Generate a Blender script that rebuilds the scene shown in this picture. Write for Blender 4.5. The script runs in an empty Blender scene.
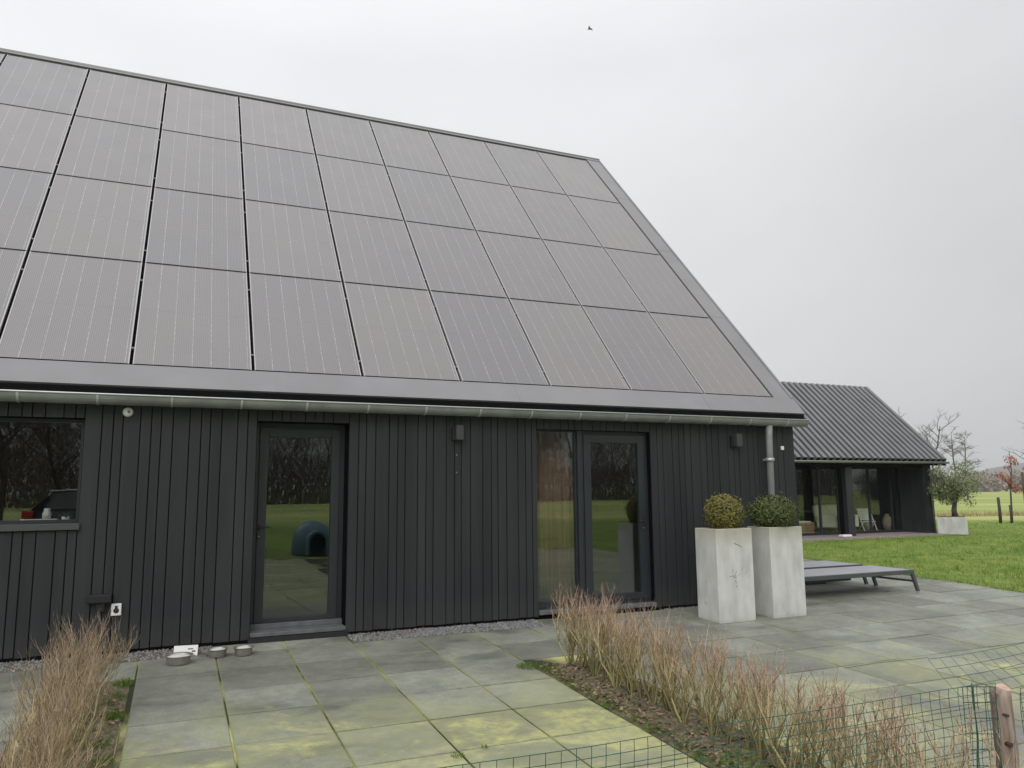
import bpy, math, random
from mathutils import Matrix, Vector
R = math.radians
scene = bpy.context.scene
COL = scene.collection
# ------------------------------------------------------------------ materials
def nodes(m):
    m.use_nodes = True
    nt = m.node_tree
    return nt, nt.nodes, nt.links, nt.nodes['Principled BSDF']
def val(sock, v):
    sock.default_value = v
def c4(c): return (c[0], c[1], c[2], 1.0)
def mat(name, col, rough=0.6, metal=0.0, col2=None, scale=8.0, bump=0.0, bscale=40.0, island=0.0, spec=0.5,
        stretch=None, lo=0.35, hi=0.65, detail=5.0, rvar=0.0, ior=None):
    m = bpy.data.materials.new(name)
    nt, N, L, P = nodes(m)
    val(P.inputs['Roughness'], rough); val(P.inputs['Metallic'], metal)
    val(P.inputs['Specular IOR Level'], spec)
    if ior: val(P.inputs['IOR'], ior)
    tc = N.new('ShaderNodeTexCoord'); mp = N.new('ShaderNodeMapping')
    L.new(tc.outputs['Object'], mp.inputs['Vector'])
    if stretch: mp.inputs['Scale'].default_value = stretch
    base = None
    if col2 is not None:
        nz = N.new('ShaderNodeTexNoise'); val(nz.inputs['Scale'], scale); val(nz.inputs['Detail'], detail)
        L.new(mp.outputs[0], nz.inputs['Vector'])
        rp = N.new('ShaderNodeValToRGB')
        rp.color_ramp.elements[0].position = lo; rp.color_ramp.elements[0].color = c4(col)
        rp.color_ramp.elements[1].position = hi; rp.color_ramp.elements[1].color = c4(col2)
        L.new(nz.outputs['Fac'], rp.inputs['Fac']); base = rp.outputs['Color']
        if rvar:
            mr = N.new('ShaderNodeMapRange'); val(mr.inputs['To Min'], rough - rvar); val(mr.inputs['To Max'], rough + rvar)
            L.new(nz.outputs['Fac'], mr.inputs['Value']); L.new(mr.outputs[0], P.inputs['Roughness'])
    if island:
        ge = N.new('ShaderNodeNewGeometry'); hs = N.new('ShaderNodeHueSaturation')
        mr = N.new('ShaderNodeMapRange'); val(mr.inputs['To Min'], 1 - island); val(mr.inputs['To Max'], 1 + island)
        L.new(ge.outputs['Random Per Island'], mr.inputs['Value']); L.new(mr.outputs[0], hs.inputs['Value'])
        if base is not None: L.new(base, hs.inputs['Color'])
        else: val(hs.inputs['Color'], c4(col))
        base = hs.outputs['Color']
    if base is not None: L.new(base, P.inputs['Base Color'])
    else: val(P.inputs['Base Color'], c4(col))
    if bump:
        nb = N.new('ShaderNodeTexNoise'); val(nb.inputs['Scale'], bscale); val(nb.inputs['Detail'], 6.0)
        L.new(mp.outputs[0], nb.inputs['Vector'])
        bp = N.new('ShaderNodeBump'); val(bp.inputs['Strength'], bump); val(bp.inputs['Distance'], 0.01)
        L.new(nb.outputs['Fac'], bp.inputs['Height']); L.new(bp.outputs[0], P.inputs['Normal'])
    return m
def math_node(N, L, op, a, b=None, clamp=False):
    n = N.new('ShaderNodeMath'); n.operation = op; n.use_clamp = clamp
    for i, v in enumerate((a, b)):
        if v is None: continue
        if isinstance(v, (int, float)): n.inputs[i].default_value = v
        else: L.new(v, n.inputs[i])
    return n.outputs[0]
def mix_col(N, L, f, a, b, mode='MIX'):
    n = N.new('ShaderNodeMix'); n.data_type = 'RGBA'; n.blend_type = mode
    for s, v in ((n.inputs[0], f), (n.inputs[6], a), (n.inputs[7], b)):
        if isinstance(v, (int, float)): s.default_value = v
        elif isinstance(v, tuple): s.default_value = c4(v)
        else: L.new(v, s)
    return n.outputs[2]
M = {}
M['board'] = mat('painted_wood', (0.019, 0.021, 0.0235), 0.62, col2=(0.029, 0.0315, 0.034), scale=3.0, bump=0.35, bscale=30,
                 island=0.10, stretch=(1, 1, 0.15), spec=0.35)
def weather(m):
    nt = m.node_tree; N = nt.nodes; L = nt.links; P = N['Principled BSDF']; src = P.inputs['Base Color'].links[0].from_socket
    tc = N.new('ShaderNodeTexCoord'); sp = N.new('ShaderNodeSeparateXYZ'); L.new(tc.outputs['Object'], sp.inputs[0])
    n = N.new('ShaderNodeTexNoise'); val(n.inputs['Scale'], 9); val(n.inputs['Detail'], 8); val(n.inputs['Roughness'], .7); L.new(tc.outputs['Object'], n.inputs['Vector'])
    z = N.new('ShaderNodeMapRange'); z.inputs[1].default_value = .38; z.inputs[2].default_value = .02; z.inputs[4].default_value = .55; L.new(sp.outputs[2], z.inputs[0])
    c = mix_col(N, L, math_node(N, L, 'MULTIPLY', z.outputs[0], n.outputs['Fac']), src, (.075, .073, .066))
    mp = N.new('ShaderNodeMapping'); mp.inputs['Scale'].default_value = (14, 14, .6); L.new(tc.outputs['Object'], mp.inputs[0])
    n2 = N.new('ShaderNodeTexNoise'); val(n2.inputs['Scale'], 1.0); val(n2.inputs['Detail'], 6); L.new(mp.outputs[0], n2.inputs['Vector'])
    q = N.new('ShaderNodeMapRange'); q.inputs[1].default_value = .5; q.inputs[2].default_value = .8; q.inputs[4].default_value = .35; L.new(n2.outputs['Fac'], q.inputs[0])
    c = mix_col(N, L, q.outputs[0], c, (.047, .050, .053)); L.new(c, P.inputs['Base Color'])
weather(M['board'])
M['backing'] = mat('black_backing', (0.004, 0.004, 0.005), 0.9, spec=0.05)
M['frame'] = mat('anthracite_frame', (0.020, 0.025, 0.030), 0.42, col2=(0.026, 0.031, 0.036), scale=2.0, bump=0.05, bscale=200)
M['trim'] = mat('threshold_metal', (0.10, 0.105, 0.11), 0.5, col2=(0.14, 0.145, 0.15), scale=9)
M['rubber'] = mat('black_rubber', (0.015, 0.015, 0.016), 0.7)
M['flash'] = mat('coated_steel', (0.20, 0.196, 0.204), 0.45, col2=(0.235, 0.23, 0.24), scale=1.2, bump=0.06, bscale=3.0, spec=0.6, rvar=0.05)
M['rooftile'] = mat('dark_roof_back', (0.06, 0.06, 0.065), 0.6)
M['zinc'] = mat('weathered_zinc', (0.21, 0.218, 0.22), 0.5, metal=0.15, col2=(0.285, 0.295, 0.295), scale=4.0, bump=0.04, bscale=60, rvar=0.08)
M['zinc_edge'] = mat('zinc_lip', (0.55, 0.57, 0.55), 0.4, metal=0.5, col2=(0.5, 0.5, 0.5), scale=6)
M['corr'] = mat('corrugated_sheet', (0.07, 0.073, 0.077), 0.30, col2=(0.10, 0.102, 0.106), scale=1.5, spec=0.5, ior=1.9)
M['concrete'] = mat('cast_concrete', (0.40, 0.40, 0.385), 0.75, col2=(0.52, 0.52, 0.50), scale=3.5, bump=0.25, bscale=60, detail=8)
M['soil'] = mat('garden_soil', (0.07, 0.055, 0.033), 0.9, col2=(0.16, 0.15, 0.075), scale=22, bump=0.8, bscale=50)
M['leaf_dead'] = mat('fallen_leaf', (0.20, 0.125, 0.085), 0.75, island=0.6)
M['blade'] = mat('grass_blade', (0.145, 0.26, 0.035), 0.55, island=0.35, col2=(0.27, 0.335, 0.07), scale=0.6, spec=0.3)
M['moss'] = mat('green_moss', (0.10, 0.17, 0.02), 0.8, island=0.4)
M['stone'] = mat('grey_pebble', (0.21, 0.21, 0.21), 0.7, island=0.55)
M['steel'] = mat('brushed_steel', (0.34, 0.33, 0.30), 0.38, metal=0.7, col2=(0.42, 0.41, 0.37), scale=30)
M['white'] = mat('white_plastic', (0.78, 0.78, 0.77), 0.45)
M['paper'] = mat('white_paper', (0.75, 0.75, 0.74), 0.7)
M['food'] = mat('pale_kibble', (0.62, 0.61, 0.57), 0.8, col2=(0.72, 0.71, 0.68), scale=60, bump=0.5, bscale=80)
M['black'] = mat('black_plastic', (0.015, 0.015, 0.017), 0.45)
M['lamp'] = mat('grey_lamp_housing', (0.05, 0.052, 0.056), 0.45, bump=0.05, bscale=120)
M['wire'] = mat('green_coated_wire', (0.02, 0.08, 0.062), 0.5, col2=(0.035, 0.10, 0.08), scale=8)
M['alu'] = mat('charcoal_aluminium', (0.075, 0.078, 0.085), 0.4, col2=(0.085, 0.088, 0.095), scale=3, bump=0.04, bscale=150)
M['slat'] = mat('grey_lounger_slat', (0.30, 0.305, 0.33), 0.45, col2=(0.35, 0.355, 0.375), scale=4, spec=0.5)
M['post'] = mat('weathered_post', (0.17, 0.115, 0.09), 0.8, col2=(0.42, 0.34, 0.29), scale=5, stretch=(5, 5, 0.5), bump=1.0, bscale=12, detail=9)
M['endgrain'] = mat('cut_end_grain', (0.44, 0.30, 0.22), 0.8, col2=(0.58, 0.42, 0.33), scale=20, bump=0.4, bscale=30)
M['knot'] = mat('dark_knot', (0.07, 0.035, 0.028), 0.8)
M['darkpost'] = mat('dark_fence_post', (0.035, 0.035, 0.035), 0.8, col2=(0.06, 0.058, 0.05), scale=7)
M['bark'] = mat('tree_bark', (0.07, 0.058, 0.045), 0.85, col2=(0.13, 0.11, 0.085), scale=6)
M['bark_far'] = mat('far_tree_bark', (0.09, 0.08, 0.072), 0.9, col2=(0.15, 0.13, 0.115), scale=1.2)
M['bark_back'] = mat('reddish_tree_bark', (0.075, 0.05, 0.038), 0.9, col2=(0.12, 0.08, 0.06), scale=1.0)
M['olive_leaf'] = mat('olive_leaf', (0.27, 0.30, 0.17), 0.6, island=0.45)
M['red_leaf'] = mat('russet_leaf', (0.40, 0.14, 0.08), 0.65, island=0.35)
M['box_leaf_a'] = mat('yellowed_box_leaf', (0.17, 0.155, 0.03), 0.55, island=0.5)
M['box_leaf_b'] = mat('green_box_leaf', (0.075, 0.095, 0.02), 0.55, island=0.5)
M['box_in'] = mat('inner_twig_mass', (0.05, 0.045, 0.02), 0.9, bump=0.6, bscale=30)
M['brick'] = mat('pinkish_paving', (0.27, 0.22, 0.205), 0.8, col2=(0.36, 0.31, 0.29), scale=7, bump=0.2)
M['interior'] = mat('dark_interior', (0.055, 0.055, 0.055), 0.8)
M['floor_in'] = mat('interior_floor', (0.10, 0.095, 0.09), 0.4)
M['curtain'] = mat('brown_curtain', (0.22, 0.135, 0.09), 0.85, col2=(0.27, 0.17, 0.12), scale=2, stretch=(6, 1, 0.3))
M['curtain_dark'] = mat('black_curtain', (0.012, 0.012, 0.015), 0.9)
M['linen'] = mat('pale_linen', (0.80, 0.77, 0.72), 0.85)
M['cream'] = mat('cream_paint', (0.84, 0.83, 0.80), 0.6)
M['wood'] = mat('warm_wood', (0.36, 0.24, 0.13), 0.6, col2=(0.45, 0.31, 0.18), scale=5, stretch=(1, 6, 6))
M['clay'] = mat('beige_clay', (0.50, 0.40, 0.31), 0.75, col2=(0.42, 0.33, 0.25), scale=6)
M['teal'] = mat('teal_plastic', (0.07, 0.14, 0.19), 0.5, col2=(0.085, 0.17, 0.22), scale=5)
M['carpaint'] = mat('dark_car_paint', (0.012, 0.016, 0.028), 0.18, spec=0.8)
M['carglass'] = mat('car_glass', (0.01, 0.012, 0.014), 0.06, spec=0.9)
M['redlens'] = mat('red_lens', (0.5, 0.02, 0.02), 0.2)
M['tyre'] = mat('tyre_rubber', (0.02, 0.02, 0.02), 0.8)
M['rim'] = mat('alloy_rim', (0.4, 0.4, 0.42), 0.35, metal=0.8)
M['reed'] = mat('dry_reed', (0.34, 0.28, 0.13), 0.8, island=0.4)
M['hillmat'] = mat('wooded_hill', (0.12, 0.105, 0.095), 0.95, col2=(0.19, 0.17, 0.15), scale=0.03, detail=10)
M['woodmass'] = mat('winter_wood', (0.17, 0.135, 0.10), 0.95, island=0.4)
M['bird'] = mat('dark_feather', (0.05, 0.05, 0.05), 0.8)
M['plantgreen'] = mat('houseplant_leaf', (0.05, 0.12, 0.05), 0.5, island=0.3)

def twig_mat(name, low, mid, tip, h):
    m = bpy.data.materials.new(name); nt, N, L, P = nodes(m)
    tc = N.new('ShaderNodeTexCoord'); sp = N.new('ShaderNodeSeparateXYZ'); L.new(tc.outputs['Object'], sp.inputs[0])
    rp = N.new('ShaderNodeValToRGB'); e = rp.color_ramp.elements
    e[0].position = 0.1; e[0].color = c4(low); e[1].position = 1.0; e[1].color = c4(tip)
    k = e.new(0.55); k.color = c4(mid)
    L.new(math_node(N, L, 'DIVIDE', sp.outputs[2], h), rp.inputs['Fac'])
    ge = N.new('ShaderNodeNewGeometry'); mr = N.new('ShaderNodeMapRange')
    val(mr.inputs['To Min'], 0.35); val(mr.inputs['To Max'], 1.6); L.new(ge.outputs['Random Per Island'], mr.inputs['Value'])
    hs = N.new('ShaderNodeHueSaturation'); L.new(rp.outputs[0], hs.inputs['Color']); L.new(mr.outputs[0], hs.inputs['Value'])
    L.new(hs.outputs[0], P.inputs['Base Color']); val(P.inputs['Roughness'], 0.7); val(P.inputs['Specular IOR Level'], 0.3)
    return m
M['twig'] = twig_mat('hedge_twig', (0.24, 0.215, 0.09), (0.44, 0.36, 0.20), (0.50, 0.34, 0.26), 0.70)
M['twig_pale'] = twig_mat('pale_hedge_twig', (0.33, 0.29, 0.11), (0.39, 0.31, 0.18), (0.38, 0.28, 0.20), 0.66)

def glass_mat(name, tint, refl):
    m = bpy.data.materials.new(name); m.use_nodes = True; nt = m.node_tree; N = nt.nodes; L = nt.links
    N.clear(); out = N.new('ShaderNodeOutputMaterial'); mx = N.new('ShaderNodeMixShader')
    tr = N.new('ShaderNodeBsdfTransparent'); val(tr.inputs['Color'], c4(tint))
    gl = N.new('ShaderNodeBsdfGlossy'); val(gl.inputs['Roughness'], 0.0); val(gl.inputs['Color'], (0.93, 1.0, 0.97, 1))
    tcg = N.new('ShaderNodeTexCoord'); ng = N.new('ShaderNodeTexNoise'); val(ng.inputs['Scale'], 1.3); val(ng.inputs['Detail'], 1.0); L.new(tcg.outputs['Object'], ng.inputs['Vector'])
    bg = N.new('ShaderNodeBump'); val(bg.inputs['Strength'], .25); val(bg.inputs['Distance'], .004); L.new(ng.outputs['Fac'], bg.inputs['Height']); L.new(bg.outputs[0], gl.inputs['Normal'])
    lw = N.new('ShaderNodeLayerWeight'); val(lw.inputs['Blend'], 0.5)
    pw = math_node(N, L, 'POWER', lw.outputs['Facing'], 4.0)
    f = math_node(N, L, 'ADD', math_node(N, L, 'MULTIPLY', pw, 1 - refl), refl, clamp=True)
    L.new(f, mx.inputs[0]); L.new(tr.outputs[0], mx.inputs[1]); L.new(gl.outputs[0], mx.inputs[2]); L.new(mx.outputs[0], out.inputs[0])
    return m
M['glass'] = glass_mat('window_glass', (0.88, 0.90, 0.88), 0.095)
M['glass_annex'] = glass_mat('annex_glass', (0.93, 0.95, 0.93), 0.05)

def panel_mat():
    # one photovoltaic panel: local x across, local y up the slope, origin at its lower left corner
    m = bpy.data.materials.new('solar_cells'); nt, N, L, P = nodes(m)
    tc = N.new('ShaderNodeTexCoord'); sp = N.new('ShaderNodeSeparateXYZ'); L.new(tc.outputs['Object'], sp.inputs[0])
    oi = N.new('ShaderNodeObjectInfo')
    nz = N.new('ShaderNodeTexNoise'); nz.noise_dimensions = '4D'; val(nz.inputs['Scale'], 0.9); val(nz.inputs['Detail'], 3)
    L.new(tc.outputs['Object'], nz.inputs['Vector'])
    L.new(math_node(N, L, 'MULTIPLY', oi.outputs['Random'], 40.0), nz.inputs['W'])
    rp = N.new('ShaderNodeValToRGB'); e = rp.color_ramp.elements
    e[0].position = 0.30; e[0].color = (0.098, 0.090, 0.098, 1); e[1].position = 0.85; e[1].color = (0.128, 0.106, 0.102, 1)
    L.new(math_node(N, L, 'ADD', math_node(N, L, 'MULTIPLY', nz.outputs['Fac'], .6), math_node(N, L, 'MULTIPLY', math_node(N, L, 'POWER', oi.outputs['Random'], 1.6), .4)), rp.inputs['Fac'])
    hs = N.new('ShaderNodeHueSaturation'); L.new(rp.outputs[0], hs.inputs['Color'])
    mr = N.new('ShaderNodeMapRange'); val(mr.inputs['To Min'], 0.90); val(mr.inputs['To Max'], 1.10); L.new(oi.outputs['Random'], mr.inputs['Value'])
    L.new(mr.outputs[0], hs.inputs['Value'])
    x = math_node(N, L, 'SUBTRACT', sp.outputs[0], 0.02)
    fx = math_node(N, L, 'DIVIDE', x, 1.225 / 6)
    d = math_node(N, L, 'ABSOLUTE', math_node(N, L, 'SUBTRACT', math_node(N, L, 'FRACT', math_node(N, L, 'ADD', fx, 0.5)), 0.5))
    # cell gap: wavering thin line, with brighter diamonds where four cells meet
    fy = math_node(N, L, 'DIVIDE', sp.outputs[1], 2.13 / 20)
    dy = math_node(N, L, 'ABSOLUTE', math_node(N, L, 'SUBTRACT', math_node(N, L, 'FRACT', math_node(N, L, 'ADD', fy, 0.5)), 0.5))
    wid = math_node(N, L, 'ADD', 0.011, math_node(N, L, 'MULTIPLY', math_node(N, L, 'LESS_THAN', dy, 0.12), 0.012))
    line = math_node(N, L, 'LESS_THAN', d, wid)
    n2 = N.new('ShaderNodeTexNoise'); n2.noise_dimensions = '4D'; val(n2.inputs['Scale'], 6.0); val(n2.inputs['Detail'], 2)
    L.new(tc.outputs['Object'], n2.inputs['Vector']); L.new(math_node(N, L, 'MULTIPLY', oi.outputs['Random'], 17.0), n2.inputs['W'])
    lf = math_node(N, L, 'MULTIPLY', line, math_node(N, L, 'MULTIPLY', math_node(N, L, 'SUBTRACT', n2.outputs['Fac'], .2, True), 1.5), clamp=True)
    fine = math_node(N, L, 'SINE', math_node(N, L, 'MULTIPLY', sp.outputs[0], 2 * math.pi * 60 / 1.225))
    ff = math_node(N, L, 'MULTIPLY', math_node(N, L, 'GREATER_THAN', fine, 0.55), 0.25)
    mid = math_node(N, L, 'LESS_THAN', math_node(N, L, 'ABSOLUTE', math_node(N, L, 'SUBTRACT', sp.outputs[1], 1.07)), 0.006)
    fh = math_node(N, L, 'MULTIPLY', math_node(N, L, 'GREATER_THAN', math_node(N, L, 'SINE', math_node(N, L, 'MULTIPLY', sp.outputs[1], 2 * math.pi * 110 / 2.13)), 0.6), 0.18)
    c = mix_col(N, L, math_node(N, L, 'ADD', ff, fh), hs.outputs[0], (0.34, 0.33, 0.33))
    c = mix_col(N, L, math_node(N, L, 'MULTIPLY', mid, 0.3), c, (0.06, 0.055, 0.055))
    c = mix_col(N, L, lf, c, (0.50, 0.49, 0.49))
    L.new(c, P.inputs['Base Color']); val(P.inputs['Roughness'], 0.28); val(P.inputs['IOR'], 1.95)
    val(P.inputs['Specular IOR Level'], 0.5)
    n3 = N.new('ShaderNodeTexNoise'); val(n3.inputs['Scale'], 1.6); L.new(tc.outputs['Object'], n3.inputs['Vector'])
    m3 = N.new('ShaderNodeMapRange'); val(m3.inputs['To Min'], 0.2); val(m3.inputs['To Max'], 0.42); L.new(n3.outputs['Fac'], m3.inputs['Value'])
    L.new(m3.outputs[0], P.inputs['Roughness'])
    return m
M['cells'] = panel_mat()
M['pframe'] = mat('panel_frame', (0.42, 0.415, 0.42), 0.4, metal=0.3)
M['alu_clamp'] = mat('panel_clamp', (0.13, 0.13, 0.13), 0.5)
M['bed'] = mat('black_mounting', (0.006, 0.006, 0.007), 0.9, spec=0.1)

def slab_mat():
    m = bpy.data.materials.new('patio_slab'); nt, N, L, P = nodes(m)
    tc = N.new('ShaderNodeTexCoord'); ge = N.new('ShaderNodeNewGeometry'); O = tc.outputs['Object']
    def noise(s, d=5, rough=0.55, dist=0.0, st=None):
        n = N.new('ShaderNodeTexNoise'); val(n.inputs['Scale'], s); val(n.inputs['Detail'], d); val(n.inputs['Roughness'], rough)
        val(n.inputs['Distortion'], dist)
        if st:
            mp = N.new('ShaderNodeMapping'); mp.inputs['Scale'].default_value = st; L.new(O, mp.inputs[0]); L.new(mp.outputs[0], n.inputs['Vector'])
        else: L.new(O, n.inputs['Vector'])
        return n.outputs['Fac']
    def mr(v, a, b, c=0.0, d=1.0):
        n = N.new('ShaderNodeMapRange'); n.interpolation_type = 'SMOOTHSTEP'
        for i, q in zip((1, 2, 3, 4), (a, b, c, d)): n.inputs[i].default_value = q
        L.new(v, n.inputs[0]); return n.outputs[0]
    rp = N.new('ShaderNodeValToRGB'); e = rp.color_ramp.elements
    e[0].position = 0.30; e[0].color = (0.150, 0.157, 0.132, 1); e[1].position = 0.74; e[1].color = (0.29, 0.30, 0.245, 1)
    L.new(noise(1.3, 7, 0.6), rp.inputs['Fac'])
    isl = mr(ge.outputs['Random Per Island'], 0, 1, 0.80, 1.16)
    hs = N.new('ShaderNodeHueSaturation'); L.new(rp.outputs[0], hs.inputs['Color']); L.new(isl, hs.inputs['Value'])
    speck = math_node(N, L, 'MULTIPLY', mr(noise(90, 3), 0.3, 0.7, 0.86, 1.14), mr(noise(9, 7, 0.72), 0.28, 0.72, 0.84, 1.15))
    h2 = N.new('ShaderNodeHueSaturation'); L.new(hs.outputs[0], h2.inputs['Color']); L.new(speck, h2.inputs['Value'])
    # damp dark blotches
    damp = mr(noise(1.1, 3, 0.5, 0.3, (0.7, 1.5, 1)), 0.56, 0.70, 0, 0.5)
    c = mix_col(N, L, damp, h2.outputs[0], (0.085, 0.092, 0.082))
    # algae: more of it further from the wall
    sp = N.new('ShaderNodeSeparateXYZ'); L.new(O, sp.inputs[0])
    far = mr(sp.outputs[1], -1.2, -4.0, -0.15, 0.155)
    sidex = mr(sp.outputs[0], 3.2, 4.6, 0.0, -0.075)
    far = math_node(N, L, 'ADD', far, sidex)
    film = mr(math_node(N, L, 'ADD', noise(0.8, 6, 0.65, 0.5), far), 0.42, 0.66, 0, 0.46)
    c = mix_col(N, L, film, c, (0.32, 0.34, 0.16))
    a1 = mr(math_node(N, L, 'ADD', noise(1.15, 7, 0.68, 0.8, (1, 1.5, 1)), far), 0.57, 0.74, 0, 1)
    a2 = mr(noise(8, 8, 0.78), 0.36, 0.66, 0.1, .9)
    c = mix_col(N, L, math_node(N, L, 'MULTIPLY', a1, a2), c, (0.50, 0.49, 0.20))
    def grid(axis, off, step):
        f = math_node(N, L, 'FRACT', math_node(N, L, 'ADD', math_node(N, L, 'DIVIDE', math_node(N, L, 'SUBTRACT', sp.outputs[axis], off), step), 100.5))
        return math_node(N, L, 'MULTIPLY', math_node(N, L, 'ABSOLUTE', math_node(N, L, 'SUBTRACT', f, 0.5)), step)
    e1 = mr(math_node(N, L, 'ADD', grid(0, 0.45, 0.711), math_node(N, L, 'MULTIPLY', noise(6, 6, .7), .05)), 0.055, 0.022, 0, 0.75)
    e2 = mr(math_node(N, L, 'ADD', grid(1, -1.115, 0.70), math_node(N, L, 'MULTIPLY', noise(7, 6, .7), .05)), 0.050, 0.020, 0, 0.6)
    c = mix_col(N, L, e2, c, (0.085, 0.092, 0.062))
    c = mix_col(N, L, e1, c, (0.24, 0.25, 0.10))
    L.new(c, P.inputs['Base Color'])
    rr = mr(noise(1.1, 3, 0.5, 0.3, (0.7, 1.5, 1)), 0.5, 0.72, 0.62, 0.34)
    L.new(rr, P.inputs['Roughness']); val(P.inputs['Specular IOR Level'], 0.45)
    bp = N.new('ShaderNodeBump'); val(bp.inputs['Strength'], 0.3); val(bp.inputs['Distance'], 0.004)
    L.new(noise(70, 5), bp.inputs['Height']); L.new(bp.outputs[0], P.inputs['Normal'])
    return m
M['slab'] = slab_mat()
M['joint'] = mat('mossy_joint', (0.025, 0.03, 0.016), 0.9, col2=(0.50, 0.48, 0.20), scale=1.3, bump=0.5, bscale=60, lo=0.44, hi=0.66)

def ground_mat():
    m = bpy.data.materials.new('meadow_ground'); nt, N, L, P = nodes(m)
    tc = N.new('ShaderNodeTexCoord'); O = tc.outputs['Object']
    def noise(s, d=6, st=None):
        n = N.new('ShaderNodeTexNoise'); val(n.inputs['Scale'], s); val(n.inputs['Detail'], d); val(n.inputs['Roughness'], 0.6)
        mp = N.new('ShaderNodeMapping'); L.new(O, mp.inputs[0]); L.new(mp.outputs[0], n.inputs['Vector'])
        if st: mp.inputs['Scale'].default_value = st
        return n.outputs['Fac']
    def ramp(v, a, ca, b, cb):
        r = N.new('ShaderNodeValToRGB'); e = r.color_ramp.elements
        e[0].position = a; e[0].color = c4(ca); e[1].position = b; e[1].color = c4(cb); L.new(v, r.inputs['Fac']); return r.outputs[0]
    lawn = ramp(noise(1.4, 8), 0.35, (0.115, 0.20, 0.03), 0.68, (0.25, 0.30, 0.07))
    field = ramp(noise(0.05, 9, (1, 1.6, 1)), 0.36, (0.23, 0.31, 0.07), 0.66, (0.44, 0.45, 0.17))
    v = N.new('ShaderNodeVectorMath'); v.operation = 'DISTANCE'; L.new(O, v.inputs[0]); v.inputs[1].default_value = (10, 0, 0)
    mrn = N.new('ShaderNodeMapRange'); mrn.inputs[1].default_value = 28; mrn.inputs[2].default_value = 34; L.new(v.outputs['Value'], mrn.inputs[0])
    c = mix_col(N, L, mrn.outputs[0], lawn, field)
    fl = N.new('ShaderNodeHueSaturation'); L.new(c, fl.inputs['Color'])
    m2 = N.new('ShaderNodeMapRange'); m2.inputs[1].default_value = 0.3; m2.inputs[2].default_value = 0.7; m2.inputs[3].default_value = 0.75; m2.inputs[4].default_value = 1.2
    L.new(noise(14, 6), m2.inputs[0]); L.new(m2.outputs[0], fl.inputs['Value'])
    L.new(fl.outputs[0], P.inputs['Base Color']); val(P.inputs['Roughness'], 0.85); val(P.inputs['Specular IOR Level'], 0.2)
    bp = N.new('ShaderNodeBump'); val(bp.inputs['Strength'], 0.7); val(bp.inputs['Distance'], 0.05)
    L.new(noise(25, 6), bp.inputs['Height']); L.new(bp.outputs[0], P.inputs['Normal'])
    return m
M['ground'] = ground_mat()

# planter concrete: pale, with a few scratches and a green rim stain of their own shape
def planter_mat():
    m = mat('planter_concrete', (0.50, 0.50, 0.48), 0.72, col2=(0.66, 0.66, 0.635), stretch=(1.6, 1.6, .6), scale=4, bump=0.25, bscale=50, detail=8)
    nt = m.node_tree; N = nt.nodes; L = nt.links; P = N['Principled BSDF']
    src = P.inputs['Base Color'].links[0].from_socket
    tc = N.new('ShaderNodeTexCoord'); sp = N.new('ShaderNodeSeparateXYZ'); L.new(tc.outputs['Object'], sp.inputs[0])
    n = N.new('ShaderNodeTexNoise'); val(n.inputs['Scale'], 7); val(n.inputs['Detail'], 8); val(n.inputs['Roughness'], 0.7); L.new(tc.outputs['Object'], n.inputs['Vector'])
    oi = N.new('ShaderNodeObjectInfo')
    n.noise_dimensions = '4D'; L.new(math_node(N, L, 'MULTIPLY', oi.outputs['Random'], 30.0), n.inputs['W'])
    r = N.new('ShaderNodeMapRange'); r.inputs[1].default_value = 0.62; r.inputs[2].default_value = 0.70; r.inputs[4].default_value = 0.6; L.new(n.outputs['Fac'], r.inputs[0])
    c = mix_col(N, L, r.outputs[0], src, (0.25, 0.25, 0.25))
    top = N.new('ShaderNodeMapRange'); top.inputs[1].default_value = 0.92; top.inputs[2].default_value = 1.15; top.inputs[4].default_value = 0.9
    L.new(sp.outputs[2], top.inputs[0])
    n2 = N.new('ShaderNodeTexNoise'); val(n2.inputs['Scale'], 3.5); val(n2.inputs['Detail'], 5); L.new(tc.outputs['Object'], n2.inputs['Vector'])
    f = math_node(N, L, 'MULTIPLY', top.outputs[0], math_node(N, L, 'MULTIPLY', n2.outputs['Fac'], 1.1), clamp=True)
    c = mix_col(N, L, f, c, (0.30, 0.29, 0.14))
    L.new(c, P.inputs['Base Color'])
    return m
M['planter'] = planter_mat()

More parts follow.
